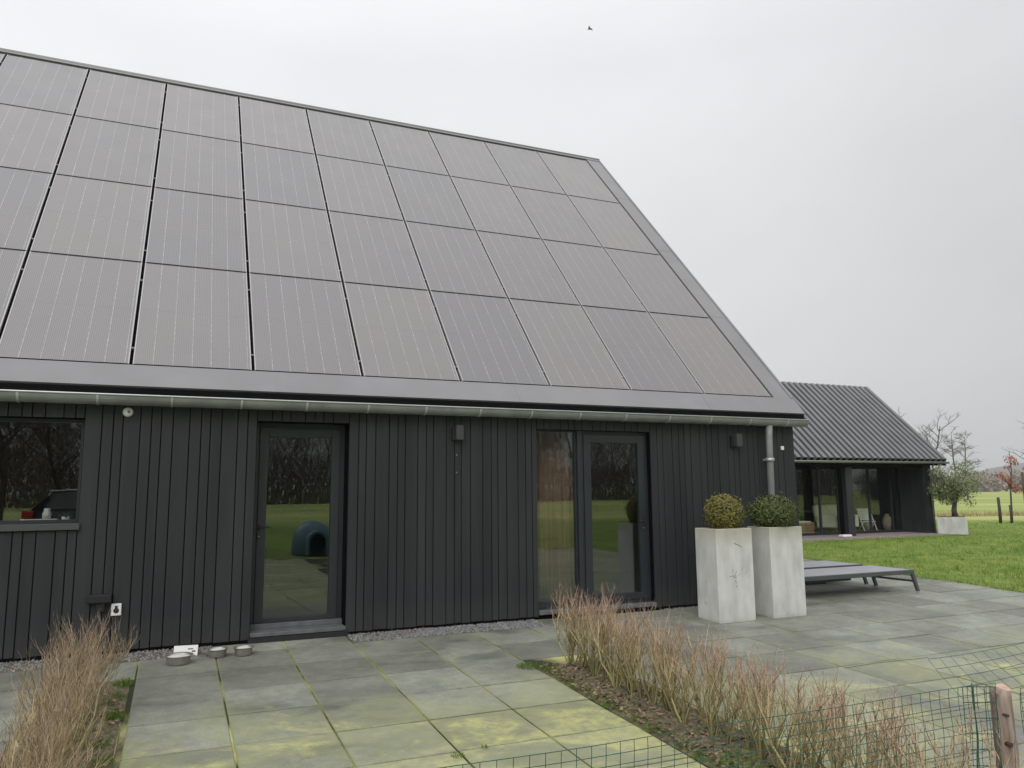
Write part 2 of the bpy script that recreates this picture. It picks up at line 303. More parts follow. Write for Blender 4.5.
# ------------------------------------------------------------------ mesh builder
class MB:
    def __init__(s): s.v = []; s.f = []; s.m = []; s.sm = []
    def add(s, vs, fs, mi=0, smooth=False, mtx=None):
        o = len(s.v)
        if mtx is not None: vs = [tuple(mtx @ Vector(p)) for p in vs]
        s.v.extend(vs)
        for f in fs:
            s.f.append(tuple(i + o for i in f)); s.m.append(mi); s.sm.append(smooth)
        return s
    def box(s, x0, x1, y0, y1, z0, z1, mi=0, bev=0.0, mtx=None):
        if bev:
            b = bev; vs = []; 
            cs = [(x0, x1), (y0, y1), (z0, z1)]
            idx = {}
            for ix in (0, 1):
                for iy in (0, 1):
                    for iz in (0, 1):
                        p = [cs[0][ix], cs[1][iy], cs[2][iz]]; sg = [1 - 2 * ix, 1 - 2 * iy, 1 - 2 * iz]
                        for a in range(3):
                            q = [p[k] + (sg[k] * b if k != a else 0) for k in range(3)]
                            idx[(ix, iy, iz, a)] = len(vs); vs.append(tuple(q))
            fs = []
            for a in range(3):
                o = [k for k in range(3) if k != a]
                for side in (0, 1):
                    L4 = []
                    for (p, q) in ((0, 0), (1, 0), (1, 1), (0, 1)):
                        k = [0, 0, 0]; k[a] = side; k[o[0]] = p; k[o[1]] = q; L4.append(idx[(k[0], k[1], k[2], a)])
                    flip = (side == 0) ^ (a == 1)
                    fs.append(tuple(L4[::-1]) if flip else tuple(L4))
            for a in range(3):   # edges along axis a
                o = [k for k in range(3) if k != a]
                for p in (0, 1):
                    for q in (0, 1):
                        k0 = [0, 0, 0]; k0[o[0]] = p; k0[o[1]] = q; k1 = list(k0); k1[a] = 1
                        A = idx[(*k0, o[0])]; B = idx[(*k1, o[0])]; C = idx[(*k1, o[1])]; D = idx[(*k0, o[1])]
                        fs.append((A, B, C, D))
            for ix in (0, 1):
                for iy in (0, 1):
                    for iz in (0, 1): fs.append(tuple(idx[(ix, iy, iz, a)] for a in range(3)))
            return s.add(vs, fs, mi, False, mtx)
        vs = [(x0, y0, z0), (x1, y0, z0), (x1, y1, z0), (x0, y1, z0), (x0, y0, z1), (x1, y0, z1), (x1, y1, z1), (x0, y1, z1)]
        return s.add(vs, [(0, 3, 2, 1), (4, 5, 6, 7), (0, 1, 5, 4), (1, 2, 6, 5), (2, 3, 7, 6), (3, 0, 4, 7)], mi, False, mtx)
    def tube(s, pts, rad, n=6, mi=0, cap=True, smooth=True):
        pts = [Vector(p) for p in pts]
        if isinstance(rad, (int, float)): rad = [rad] * len(pts)
        o = len(s.v); prev = None
        for i, p in enumerate(pts):
            d = (pts[min(i + 1, len(pts) - 1)] - pts[max(i - 1, 0)])
            if d.length < 1e-9: d = Vector((0, 0, 1))
            d.normalize()
            if prev is None:
                a = Vector((1, 0, 0)) if abs(d.x) < 0.8 else Vector((0, 1, 0))
                u = d.cross(a).normalized()
            else:
                u = (prev - d * prev.dot(d))
                u = u.normalized() if u.length > 1e-6 else d.orthogonal().normalized()
            prev = u; w = d.cross(u)
            for k in range(n):
                t = 2 * math.pi * k / n; q = p + (u * math.cos(t) + w * math.sin(t)) * rad[i]
                s.v.append((q.x, q.y, q.z))
        for i in range(len(pts) - 1):
            for k in range(n):
                a = o + i * n + k; b = o + i * n + (k + 1) % n
                s.f.append((a, b, b + n, a + n)); s.m.append(mi); s.sm.append(smooth)
        if cap:
            s.f.append(tuple(o + k for k in range(n))[::-1]); s.m.append(mi); s.sm.append(False)
            e = o + (len(pts) - 1) * n
            s.f.append(tuple(e + k for k in range(n))); s.m.append(mi); s.sm.append(False)
        return s
    def lathe(s, prof, n=24, mi=0, smooth=True, c=(0, 0, 0), mtx=None):
        vs = []; fs = []
        for (r, z) in prof:
            for k in range(n):
                t = 2 * math.pi * k / n; vs.append((c[0] + r * math.cos(t), c[1] + r * math.sin(t), c[2] + z))
        for i in range(len(prof) - 1):
            for k in range(n):
                a = i * n + k; b = i * n + (k + 1) % n; fs.append((a, b, b + n, a + n))
        return s.add(vs, fs, mi, smooth, mtx)
    def prism(s, poly, x0, x1, mi=0, mtx=None):   # polygon in (y,z), extruded along x
        n = len(poly); vs = [(x0, y, z) for y, z in poly] + [(x1, y, z) for y, z in poly]
        fs = [tuple(range(n))[::-1], tuple(range(n, 2 * n))] + [(i, (i + 1) % n, (i + 1) % n + n, i + n) for i in range(n)]
        return s.add(vs, fs, mi, False, mtx)
    def build(s, name, mats, parent=None, loc=None, label=None, cat=None, group=None, kind=None, rot=None):
        me = bpy.data.meshes.new(name); me.from_pydata(s.v, [], s.f)
        if not isinstance(mats, (list, tuple)): mats = [mats]
        for m in mats: me.materials.append(m)
        me.polygons.foreach_set('material_index', s.m); me.polygons.foreach_set('use_smooth', s.sm); me.update()
        o = bpy.data.objects.new(name, me); COL.objects.link(o)
        if parent: o.parent = parent
        if loc: o.location = loc
        if rot: o.rotation_euler = rot
        return tag(o, label, cat, group, kind)
def tag(o, label=None, cat=None, group=None, kind=None):
    for k, v in (('label', label), ('category', cat), ('group', group), ('kind', kind)):
        if v: o[k] = v
    return o
def empty(name, loc, label, cat, group=None, rz=0.0):
    o = bpy.data.objects.new(name, None); COL.objects.link(o); o.location = loc; o.rotation_euler = (0, 0, rz)
    o.empty_display_size = 0.2
    return tag(o, label, cat, group)
def copy_tree(o, parent=None):
    c = o.copy(); COL.objects.link(c); c.parent = parent
    for ch in list(o.children): copy_tree(ch, c)
    return c

# ------------------------------------------------------------------ ground
K = 0.037
def gz(y):
    if y >= 0: return 0.0
    if y > -6.5: return K * y
    if y > -10: return -K * 6.5
    if y > -18: return -K * 6.5 + (0.05 + K * 6.5) * (-10 - y) / 8
    return 0.05
EDGE = [(-15, 12.0), (-5, 12.1), (-1, 12.35), (1.2, 12.6), (3.2, 13.1), (5.2, 13.75), (8, 14.7)]
def xe(y):
    for (a, xa), (b, xb) in zip(EDGE, EDGE[1:]):
        if y <= b: return xa + (xb - xa) * (y - a) / (b - a)
    return EDGE[-1][1]
g = MB()
xs = [-2500, -400, -60, -20, 0, 10, 20, 40, 60, 400, 2500]; ys = [-2500, -300, -60, -18, -14, -10, -8, -6.5, -3, 0, 5, 10, 20, 60, 300, 2500]
for y in ys:
    for x in xs: g.v.append((x, y, gz(y) - 0.02))
for j in range(len(ys) - 1):
    for i in range(len(xs) - 1):
        a = j * len(xs) + i; g.f.append((a, a + 1, a + 1 + len(xs), a + len(xs))); g.m.append(0); g.sm.append(True)
g.build('ground', M['ground'], kind='structure')

# patio: joint sheet and separate slabs with open joints
BR = (3.29, 3.98, -2.12)      # right bed x0, x1, y max
BL = (-0.93, -0.285, -1.13)   # left bed
rnd = random.Random(3)
j = MB(); ysj = [-12.7, -10, -8, -6.5, -4, -2, 0, 2, 4, 6.3]
for a, b in zip(ysj, ysj[1:]):
    xl = -9.0 if b <= 0 else 8.75
    j.add([(xl, a, gz(a) - 0.008), (xe(a) - .03, a, gz(a) - 0.008), (xe(b) - .03, b, gz(b) - 0.008), (xl, b, gz(b) - 0.008)], [(0, 1, 2, 3)])
j.build('patio_bedding', M['joint'], kind='structure')
s = MB(); PX0 = 0.45; PW = 0.711; PY0 = -1.115; PH = 0.70
def slab(x0, x1, y0, y1):
    if x1 - x0 < 0.05 or y1 - y0 < 0.05: return
    gx = 0.0060 + 0.002 * rnd.random(); gy = 0.0055 + 0.002 * rnd.random(); b = 0.007
    dz = rnd.uniform(-0.0025, 0.0025); tx = rnd.uniform(-.003, .003); ty = rnd.uniform(-.003, .003)
    rz = rnd.uniform(-.002, .002)
    x0 += gx; x1 -= gx; y0 += gy; y1 -= gy; cx = (x0 + x1) / 2; cy = (y0 + y1) / 2
    vs = []
    for (e, h) in ((0, -0.035), (0, -0.004), (b, 0.0)):
        for (px, py) in ((x0 + e, y0 + e), (x1 - e, y0 + e), (x1 - e, y1 - e), (x0 + e, y1 - e)):
            qx = px - (py - cy) * rz; qy = py + (px - cx) * rz
            vs.append((qx, qy, gz(qy) + h + dz + (qx - cx) * tx + (qy - cy) * ty))
    fs = [(8, 9, 10, 11)]
    for l in (0, 4):
        for k in range(4): fs.append((l + k, l + (k + 1) % 4, l + 4 + (k + 1) % 4, l + 4 + k))
    s.add(vs, fs)
for i in range(-14, 22):
    for jj in range(-12, 18):
        x0 = PX0 + i * PW; x1 = x0 + PW; y1 = PY0 - jj * PH; y0 = y1 - PH
        if y1 > 6.3 or y0 < -12.8: continue
        cx = (x0 + x1) / 2; cy = (y0 + y1) / 2
        if y1 > -0.2 and y1 < 0.35:       # last row in front of the wall
            y1 = -0.41 if y1 < -0.2 else y1
        if cy > 0.3 and x0 < 8.72: 
            if x1 > 8.8: slab(8.78, x1, y0, y1)
            continue
        if cx > 15: continue
        x1 = min(x1, xe(cy))
        if x1 < x0 + 0.08: continue
        if y0 < -0.3 and y1 > -0.3 and x0 < 8.72:  # row that meets the wall
            y1 = -0.41
        if y0 > -0.5 and x0 < 8.72:
            continue
        for (bx0, bx1, by) in (BR, BL):
            if y0 < by - 0.05:
                if x0 >= bx0 - 0.02 and x1 <= bx1 + 0.02: x1 = x0
                elif x0 < bx0 and x1 > bx0 + 0.01 and x1 <= bx1 + .3: x1 = bx0
                elif x0 < bx1 and x1 > bx1: x0 = bx1
        if x1 - x0 > 0.05: slab(x0, x1, y0, y1)
# cut pieces along the wall, in front of the doors
for (a, b) in ((0.45, 1.161), (1.161, 1.872)): slab(a, b, -0.41, -0.045)
for k in range(7):
    a = 4.30 + k * 0.711; b = min(a + 0.711, 8.75)
    slab(a, b, -0.41, -0.045)
slab(8.755, 8.982, -0.41, 0.285)
s.build('patio_slabs', M['slab'], kind='structure')

# planting beds
def bed(x0, x1, y0, y1, seed):
    r = random.Random(seed); b = MB(); nx = 14; ny = int((y1 - y0) / 0.06)
    for jn in range(ny + 1):
        for i in range(nx + 1):
            x = x0 + (x1 - x0) * i / nx; y = y0 + (y1 - y0) * jn / ny; e = min(i, nx - i, jn, ny - jn)
            h = -0.004 + min(e, 3) * 0.011 + (r.uniform(-.008, .010) if e else 0)
            b.v.append((x, y, gz(y) + h))
    for jn in range(ny):
        for i in range(nx):
            a = jn * (nx + 1) + i; b.f.append((a, a + 1, a + nx + 2, a + nx + 1)); b.m.append(0); b.sm.append(True)
    b.build('planting_bed', M['soil'], kind='structure')
bed(BR[0] + .01, BR[1] - .01, -8.2, BR[2], 1); bed(BL[0] + .01, BL[1] - .01, -8.2, BL[2], 2)

# gravel strips at the foot of the wall
def gravel(rects, n, name_label, seed):
    r = random.Random(seed); b = MB()
    for (x0, x1, y0, y1, cnt) in rects:
        for _ in range(cnt):
            x = r.uniform(x0, x1); y = r.uniform(y0, y1); q = r.uniform(0.006, 0.015)
            vs = []; a = r.uniform(0, 6.28); z = gz(y) - 0.006
            for k in range(5):
                t = a + k * 1.2566; vs.append((x + math.cos(t) * q * r.uniform(.7, 1.1), y + math.sin(t) * q * r.uniform(.7, 1.1), z))
            for k in range(5):
                p = vs[k]; vs.append((x + (p[0] - x) * .62, y + (p[1] - y) * .62, z + q * r.uniform(.7, 1.2)))
            b.add(vs, [(k, (k + 1) % 5, 5 + (k + 1) % 5, 5 + k) for k in range(5)] + [(5, 6, 7, 8, 9)])
    b.build('gravel', M['stone'], kind='stuff', label=name_label)
gravel([(-6, .42, -.40, .0, 5200), (1.885, 4.29, -.40, .0, 4200), (6.2, 8.7, -.05, 0.0, 300)], 0, 'grey pebble strip at the foot of the dark boarded wall', 5)
gb = MB()
for (a, b) in ((-8, .45), (1.875, 4.3)):
    gb.add([(a, -.41, gz(-.41) - .004), (b, -.41, gz(-.41) - .004), (b, .02, -.004), (a, .02, -.004)], [(0, 1, 2, 3)])
gb.build('gravel_base', M['soil'], kind='structure')

# fallen leaves
def leaves(name, rects, seed, m, size=(0.012, 0.028), lab=None, curl=0.6):
    r = random.Random(seed); b = MB()
    for (x0, x1, y0, y1, cnt, h) in rects:
        for _ in range(cnt):
            x = r.uniform(x0, x1); y = r.uniform(y0, y1); q = r.uniform(*size); z = gz(y) + h + r.uniform(0.002, 0.018)
            mt = Matrix.Translation((x, y, z)) @ Matrix.Rotation(r.uniform(0, 6.28), 4, 'Z') @ Matrix.Rotation(r.uniform(-curl, curl), 4, 'X') @ Matrix.Rotation(r.uniform(-curl, curl), 4, 'Y')
            b.add([(-q, 0, 0), (0, -q * .55, q * .15), (q, 0, q * .3), (0, q * .55, q * .1)], [(0, 1, 2, 3)], 0, False, mt)
    b.build(name, m, kind='stuff', label=lab)
leaves('fallen_leaves', [(3.31, 3.96, -6.4, -2.15, 2600, .02), (-.91, -.3, -5, -1.2, 500, .02), (0.12, .45, -.5, -.1, 30, 0),
                         (2.0, 2.9, -.25, -.03, 45, 0.005), (-1, .4, -.3, -.05, 40, 0.005), (12.2, 12.5, -2, 3, 60, 0.0)], 8, M['leaf_dead'],
       lab='brown fallen leaves on the bed soil and by the wall')

# grass blades: lawn, tufts in beds
def blades(b, r, x, y, z, h, w, lean=0.5, mi=0):
    a = r.uniform(0, 6.28); dx = math.cos(a) * w; dy = math.sin(a) * w; lx = r.uniform(-lean, lean) * h; ly = r.uniform(-lean, lean) * h
    o = len(b.v); b.v += [(x - dx, y - dy, z), (x + dx, y + dy, z), (x + lx, y + ly, z + h)]
    b.f.append((o, o + 1, o + 2)); b.m.append(mi); b.sm.append(False)
b = MB(); r = random.Random(11); cnt = 0
while cnt < 90000:
    d = 10 + 34 * r.random() ** 1.6; a = R(r.uniform(-2, 62)); x = d * math.cos(a) + r.uniform(-1, 1); y = -9.2 + d * math.sin(a) * 1.1 - r.uniform(0, 2)
    if x < xe(y) + 0.0 or y < -10: continue
    if y > 9.7 and x < 25.2: continue
    d2 = math.hypot(x, y + 9.2)
    if r.random() < 0.9 or d2 < 24:
        f = max(1.0, d2 / 16); blades(b, r, x, y, gz(y) - .02, r.uniform(.03, .065), 0.004 * f, .6); cnt += 1
for k in range(2500):      # fringe along the patio
    y = r.uniform(-8, 6); x = xe(y) + r.uniform(-.03, .06); blades(b, r, x, y, gz(y) - .02, r.uniform(.04, .08), .005, .8)
for k in range(420):
    x = r.uniform(12.6, 27); y = r.uniform(-4, 9.3)
    if x < xe(y) + .1: continue
    for q in range(28): blades(b, r, x + r.gauss(0, .06), y + r.gauss(0, .06), gz(y) - .02, r.uniform(.06, .11), .005, .9)
for k in range(1800):
    y = r.uniform(-8, 6); x = xe(y) + .05 * math.sin(y * 5) - .02 + r.uniform(-.05, .05); blades(b, r, x, y, gz(y) - .01, r.uniform(.03, .08), .005, 1.4)
b.build('lawn_grass', M['blade'], kind='stuff', label='short green lawn grass beside the patio')
b = MB(); r = random.Random(12)
def tuft(x, y, rad, n, h):
    for _ in range(n):
        a = r.uniform(0, 6.28); q = rad * math.sqrt(r.random()); px = x + math.cos(a) * q; py = y + math.sin(a) * q
        blades(b, r, px, py, gz(py) + .01, r.uniform(.4, 1) * h, .003, .8)
for (x, y, rad, n, h) in [(3.22, -2.12, .11, 260, .05), (3.38, -2.2, .1, 160, .05), (3.5, -4.9, .16, 420, .08), (3.6, -4.35, .1, 150, .06), (3.45, -5.5, .1, 200, .07),
                          (-.36, -1.35, .09, 240, .05), (-.42, -1.75, .11, 260, .05), (-.38, -2.3, .12, 320, .05), (-.45, -2.9, .12, 260, .05),
                          (-.4, -3.5, .12, 240, .05), (3.75, -3.2, .1, 100, .05), (2.05, -3.95, .03, 40, .02), (1.83, -4.02, .05, 90, .022), (3.6, -6.0, .15, 300, .07)] + [(3.34 + .12 * ((k * 7) % 5) / 5, -2.3 - .12 * k, .08, 130, .035) for k in range(32)] + [(3.85, -2.4 - .3 * k, .08, 90, .05) for k in range(12)] + [(3.45 + .3 * ((k * 13) % 7) / 7, -2.35 - .26 * k, .09, 110, .045) for k in range(15)] + [(-.36 - .1 * ((k * 5) % 3), -1.3 - .33 * k, .08, 170, .06) for k in range(10)]:
    tuft(x, y, rad, n, h)
b.build('weed_tufts', M['moss'], kind='stuff', label='bright green weeds and moss tufts along the beds')
# dry reeds along the ditch, 40 m off
b = MB(); r = random.Random(13)
for _ in range(9000):
    t = r.random(); x = 32 + t * 40 + r.uniform(-.8, .8); y = 25.5 - t * 14 + r.uniform(-1.2, 1.2)
    blades(b, r, x, y, -.02, r.uniform(.1, .38), .012, .5)
b.build('ditch_reeds', M['reed'], kind='stuff', label='strip of dry straw-coloured grass along the field ditch')

# ------------------------------------------------------------------ main house
SL = 0.8313192; TS = math.tan(SL); CS = math.cos(SL); SS = math.sin(SL)
PXo, PYo, PZo = -0.5316, 0.2714, 3.0705
def rz_(y): return PZo + (y - PYo) * TS
house = empty('barn_house', (0, 0, 0), 'black timber barn house with solar panels over its whole roof, nearest building', 'house')
XL, XR, XEND = -8.0, 8.75, 9.03
OPEN = [(-3.0, -0.92, 1.34, 2.43), (0.82, 1.87, 0.06, 2.45), (4.35, 6.12, 0.06, 2.44)]
WT = 2.62
b = MB(); r = random.Random(21); WS = [.118, .094, .118, .165, .11, .094, .165, .11, .094, .165, .11, .094, .118, .165]
edges = [XL] + [e for o in OPEN for e in (o[0], o[1])] + [XR]
kk = 4
for a, c in zip(edges, edges[1:]):
    x = a
    while x < c - 1e-6:
        w = WS[kk % len(WS)] * r.uniform(.96, 1.04); kk += 1
        e = x + w
        if c - e < 0.06: e = c
        e = min(e, c)
        zs = [(0.03, WT)]
        for o in OPEN:
            if x >= o[0] - 1e-6 and e <= o[1] + 1e-6:
                zs = [(o[3], WT)]
                if o[2] > .5: zs.append((0.03, o[2] - .075))
        g2 = 0.0048
        for z0, z1 in zs:
            dy = r.uniform(0, .003)
            b.box(x + g2, e - g2, 0.0 + dy, 0.022, z0 + r.uniform(-.004, .004) * (z0 < .1), z1, 0, 0.0025)
        x = e
# gable cladding at the right end, up to the roof
x = 0.0
y = 0.03
while y < 12.2:
    w = WS[kk % len(WS)]; kk += 1; yc = y + w / 2; h = rz_(min(yc, 12.43 - yc)) - .32
    b.box(XR - .022, XR + .0, y + .0035, y + w - .0035, 0.03, h, 0, 0.0025); y += w
b.build('wall_boards', M['board'], house)
b = MB()
# backing wall with deep reveals
xs_ = [XL] + [e for o in OPEN for e in (o[0], o[1])] + [XR - .023]
for i in range(0, len(xs_), 2): b.box(xs_[i], xs_[i + 1], .0225, .34, 0.035, WT - .01)
for o in OPEN:
    b.box(o[0], o[1], .0225, .34, o[3] + .0, WT - .01)
    if o[2] > .5: b.box(o[0], o[1], .0225, .34, .035, o[2] - .03)
    else: b.box(o[0], o[1], .03, .34, -.03, o[2] - .03)
b.box(XL, XR - .03, -.0, .30, -.05, .028)     # plinth
b.box(XL, XR - .03, .35, .36, 2.62, 2.64)
# back wall, gable backing, left wall and ceiling of the rooms
b.box(XL, XR - .03, 12.1, 12.3, 0, 3.0)
b.prism([(.34, 0), (12.1, 0), (12.1, 2.9), (6.2, 8.9), (.34, 3.0)], XR - .2, XR - .024)
b.prism([(.34, 0), (12.1, 0), (12.1, 2.9), (6.2, 8.9), (.34, 3.0)], XL, XL + .1)
b.build('wall_core', M['backing'], house)
b = MB(); b.box(XL + .1, XR - .2, 4.2, 4.3, 0.0, 2.7); b.box(XL + .1, XR - .2, .35, 4.2, 2.64, 2.7)
for px in (-.0, 3.1): b.box(px, px + .1, .35, 4.2, .02, 2.64)
b.build('room_walls', M['interior'], house)
b = MB(); b.box(XL + .1, XR - .2, .34, 4.2, -.02, .05); b.build('room_floor', M['floor_in'], house)

# roof
def rp(x, s_, n=0.0):     # point on the roof plane: s along the slope from the panels' lower edge, n along the normal
    return (x, PYo + s_ * CS - n * SS, PZo + s_ * SS + n * CS)
S0 = -0.375; S1 = 8.66; SR = 8.80
b = MB()
def rslab(b, x0, x1, s0, s1, n0, n1, mi=0):
    vs = [rp(x0, s0, n0), rp(x1, s0, n0), rp(x1, s1, n0), rp(x0, s1, n0), rp(x0, s0, n1), rp(x1, s0, n1), rp(x1, s1, n1), rp(x0, s1, n1)]
    b.add(vs, [(0, 3, 2, 1), (4, 5, 6, 7), (0, 1, 5, 4), (1, 2, 6, 5), (2, 3, 7, 6), (3, 0, 4, 7)], mi)
rslab(b, XL - .2, XEND - .005, S0 + .03, SR - .02, -.20, -.05)
roof = b.build('roof', M['bed'], house)
b = MB()
rslab(b, XL - .2, XEND, S0, -.012, -.047, .004)          # eaves strip
rslab(b, 8.645, XEND - .045, -.011, S1, -.047, .002)        # rake strip
rslab(b, XEND - .043, XEND, -.011, SR, -.16, .014)        # folded verge
rslab(b, XL - .2, XEND - .045, S1 + .001, SR, -.047, .012)       # ridge strip
# sheet joints and the mitre at the corner
b.build('flashing', M['flash'], roof)
for xj in (-5.2, -2.1, 1.02, 4.13, 7.22):
    q = MB(); rslab(q, xj, xj + .035, S0 - .001, -.013, .0045, .0062); q.build('sheet_joint', M['flash'], roof)
for sj in (2.2, 4.5, 6.7):
    q = MB(); rslab(q, 8.646, XEND - .047, sj, sj + .035, .0025, .0042); q.build('sheet_joint', M['flash'], roof)
b = MB()   # fascia blackened for the shade under the eaves strip, back slope, ridge
b.box(XL - .2, XEND - .03, .015, .055, 2.60, 2.775); b.build('fascia', M['bed'], roof)
b = MB(); yR = PYo + SR * CS; zR = rz_(yR)
b.add([(XL - .2, yR + .01, zR - .02), (XEND, yR + .01, zR - .02), (XEND, 12.5, zR - .02 - (12.5 - yR) * TS), (XL - .2, 12.5, zR - .02 - (12.5 - yR) * TS),
       (XL - .2, yR + .01, zR - .2), (XEND, yR + .01, zR - .2), (XEND, 12.5, zR - .2 - (12.5 - yR) * TS), (XL - .2, 12.5, zR - .2 - (12.5 - yR) * TS)],
      [(0, 1, 2, 3), (4, 7, 6, 5), (0, 4, 5, 1), (1, 5, 6, 2), (2, 6, 7, 3), (3, 7, 4, 0)])
b.build('back_slope', M['rooftile'], roof)
b = MB(); b.tube([(XL - .2, yR, zR - .035), (XEND, yR, zR - .035)], .055, 8); b.build('ridge_cap', M['flash'], roof)
b = MB()
for y in (1.1, 3.2, 5.2):
    pass
# one panel, local frame: x across, y up the slope
PWD, PLN = 1.3056, 2.1502
pan = MB(); gx = .018; gy = .008; x0, x1, y0, y1 = gx, PWD - gx, gy, PLN - gy
pan.box(x0, x0 + .013, y0, y1, -.035, .004, 1); pan.box(x1 - .013, x1, y0, y1, -.035, .004, 1)
pan.box(x0 + .0131, x1 - .0131, y0, y0 + .006, -.035, .003, 2); pan.box(x0 + .0131, x1 - .0131, y1 - .006, y1, -.035, .003, 2)
pan.box(x0 + .0132, x1 - .0132, y0 + .0062, y1 - .0062, -.03, .0, 0)
for yy in (PLN * .14, PLN * .80): pan.box(-.0175, .0175, yy - .013, yy + .013, -.012, .003, 3)
me = None
rotm = Matrix(((1, 0, 0), (0, CS, -SS), (0, SS, CS))).to_4x4()
kk = 0
for k in range(-4, 7):
    for row in range(4):
        p = rp(PXo + k * PWD, row * PLN, -.002)
        if me is None:
            o = pan.build('solar_panel', [M['cells'], M['pframe'], M['black'], M['alu_clamp']], roof); me = o
        else:
            o = me.copy(); COL.objects.link(o); o.parent = roof
        o.matrix_local = Matrix.Translation(p) @ rotm @ Matrix.Rotation(0, 4, 'X')

# gutter
def gutter(x0, x1, yc, zt, r_, name, parent, bands, mm=('zinc', 'zinc_edge')):
    b = MB(); n = 12; prof = []
    for k in range(n + 1):
        t = math.pi * k / n; prof.append((yc - r_ * math.cos(t), zt - r_ * math.sin(t)))
    inner = [(yc - (r_ - .006) * math.cos(math.pi * k / n), zt - (r_ - .006) * math.sin(math.pi * k / n)) for k in range(n + 1)][::-1]
    b.prism(prof + inner, x0, x1)
    b.prism([(yc - r_ * math.cos(math.pi * k / n), zt - r_ * math.sin(math.pi * k / n) ) for k in range(n + 1)], x0 - .004, x0)
    b.prism([(yc - r_ * math.cos(math.pi * k / n), zt - r_ * math.sin(math.pi * k / n)) for k in range(n + 1)], x1, x1 + .004)
    go = b.build(name, M[mm[0]], parent)
    b = MB(); b.tube([(x0 - .01, yc - r_ - .004, zt + .002), (x1 + .01, yc - r_ - .004, zt + .002)], .0095, 8); b.build('rim_bead', M[mm[1]], go)
    for bx in bands:
        b = MB(); o_ = [(yc - (r_ + .005) * math.cos(math.pi * k / n), zt - (r_ + .005) * math.sin(math.pi * k / n)) for k in range(n + 1)]
        i_ = [(yc - (r_ + .0008) * math.cos(math.pi * k / n), zt - (r_ + .0008) * math.sin(math.pi * k / n)) for k in range(n + 1)][::-1]
        b.prism(o_ + i_, bx - .011, bx + .011); b.build('gutter_strap', M['zinc_edge'], go)
    return go
ZG = 2.665
gutter(XL - .1, 8.87, -.118, ZG, .098, 'gutter', house, [-1.51 + .7125 * k for k in range(-3, 15)])
b = MB(); b.tube([(8.165, -.125, 2.575), (8.155, -.12, 2.4), (8.14, -.10, .0)], .050, 16); dp = b.build('downpipe', M['zinc'], house)
b = MB(); b.tube([(8.152, -.116, 2.035), (8.152, -.116, 2.085)], .066, 16); b.box(8.12, 8.185, -.052, -.0, 2.045, 2.075); b.build('pipe_collar', M['zinc_edge'], dp)

# windows and doors
def ring(b, x0, x1, z0, z1, y0, y1, w, wb=None, mi=0):
    wb = w if wb is None else wb; B = .002
    b.box(x0, x0 + w, y0, y1, z0, z1, mi, B); b.box(x1 - w, x1, y0, y1, z0, z1, mi, B)
    b.box(x0 + w + .0005, x1 - w - .0005, y0 + .0015, y1, z1 - w, z1, mi, B); b.box(x0 + w + .0005, x1 - w - .0005, y0 + .0015, y1, z0, z0 + wb, mi, B)
def pane(parent, x0, x1, z0, z1, y, m='glass'):
    b = MB(); b.box(x0, x1, y, y + .006, z0, z1); return b.build('pane', M[m], parent)
# wide kitchen window
b = MB(); ring(b, -3.0, -.92, 1.337, 2.425, .14, .21, .036); wn = b.build('window', M['frame'], house)
pane(wn, -2.964, -.956, 1.373, 2.389, .17)
b = MB(); b.box(-3.02, -.90, -.035, .14, 1.27, 1.335, 0, .004); b.build('sill', mat('sill_coat', (.055, .062, .06), .45, spec=.6), wn)
b = MB(); b.box(-3.0, -.93, .36, .60, 1.30, 1.335); b.build('inner_sill', M['trim'], wn)
# single glazed door
b = MB(); ring(b, .82, 1.87, .10, 2.45, .26, .34, .055); dr = b.build('door', M['frame'], house)
b = MB(); ring(b, .878, 1.812, .158, 2.392, .245, .315, .097, .045); sash = b.build('door_leaf', M['frame'], dr)
pane(dr, .973, 1.717, .201, 2.297, .28)
b = MB(); b.box(.82, 1.87, -.03, .26, .055, .098, 0, .004); b.box(.82, 1.87, .20, .258, .0985, .155, 0, .003); b.build('threshold', M['trim'], dr)
b = MB(); b.box(.80, 1.89, -.05, .0, -.01, .05); b.build('base_strip', M['rubber'], dr)
def handle(parent, x, z, y, d):
    b = MB(); b.box(x - .016, x + .016, y - .008, y, z - .035, z + .035, 0, .002); b.tube([(x, y - .005, z), (x, y - .05, z)], .009, 8)
    b.tube([(x, y - .05, z), (x + d * .12, y - .055, z)], .009, 8); b.build('handle', M['rubber'], parent)
    b = MB(); b.box(x - .016, x + .016, y - .008, y, z - .135, z - .07, 0, .002); b.build('lock_plate', M['black'], parent)
    b = MB(); b.tube([(x, y - .0079, z - .10), (x, y - .012, z - .10)], .008, 10); b.build('keyhole', M['steel'], parent)
handle(dr, .90, 1.235, .245, 1)
# wide door with fixed side light
b = MB(); ring(b, 4.35, 4.985, .10, 2.44, .10, .18, .022, .09); b.box(4.987, 5.045, .06, .18, .10, 2.44, 0, .002); sl = b.build('side_light', M['frame'], house)
pane(sl, 4.372, 4.963, .19, 2.418, .13)
b = MB(); ring(b, 5.047, 6.12, .10, 2.44, .10, .18, .045); gd = b.build('garden_door', M['frame'], house)
b = MB(); ring(b, 5.094, 6.073, .148, 2.392, .085, .155, .110, .085); b.build('door_leaf', M['frame'], gd)
pane(gd, 5.202, 5.965, .231, 2.284, .12)
b = MB(); b.box(4.35, 6.12, -.03, .10, .05, .098, 0, .004); b.build('threshold', M['trim'], gd)
handle(gd, 6.02, 1.205, .085, -1)
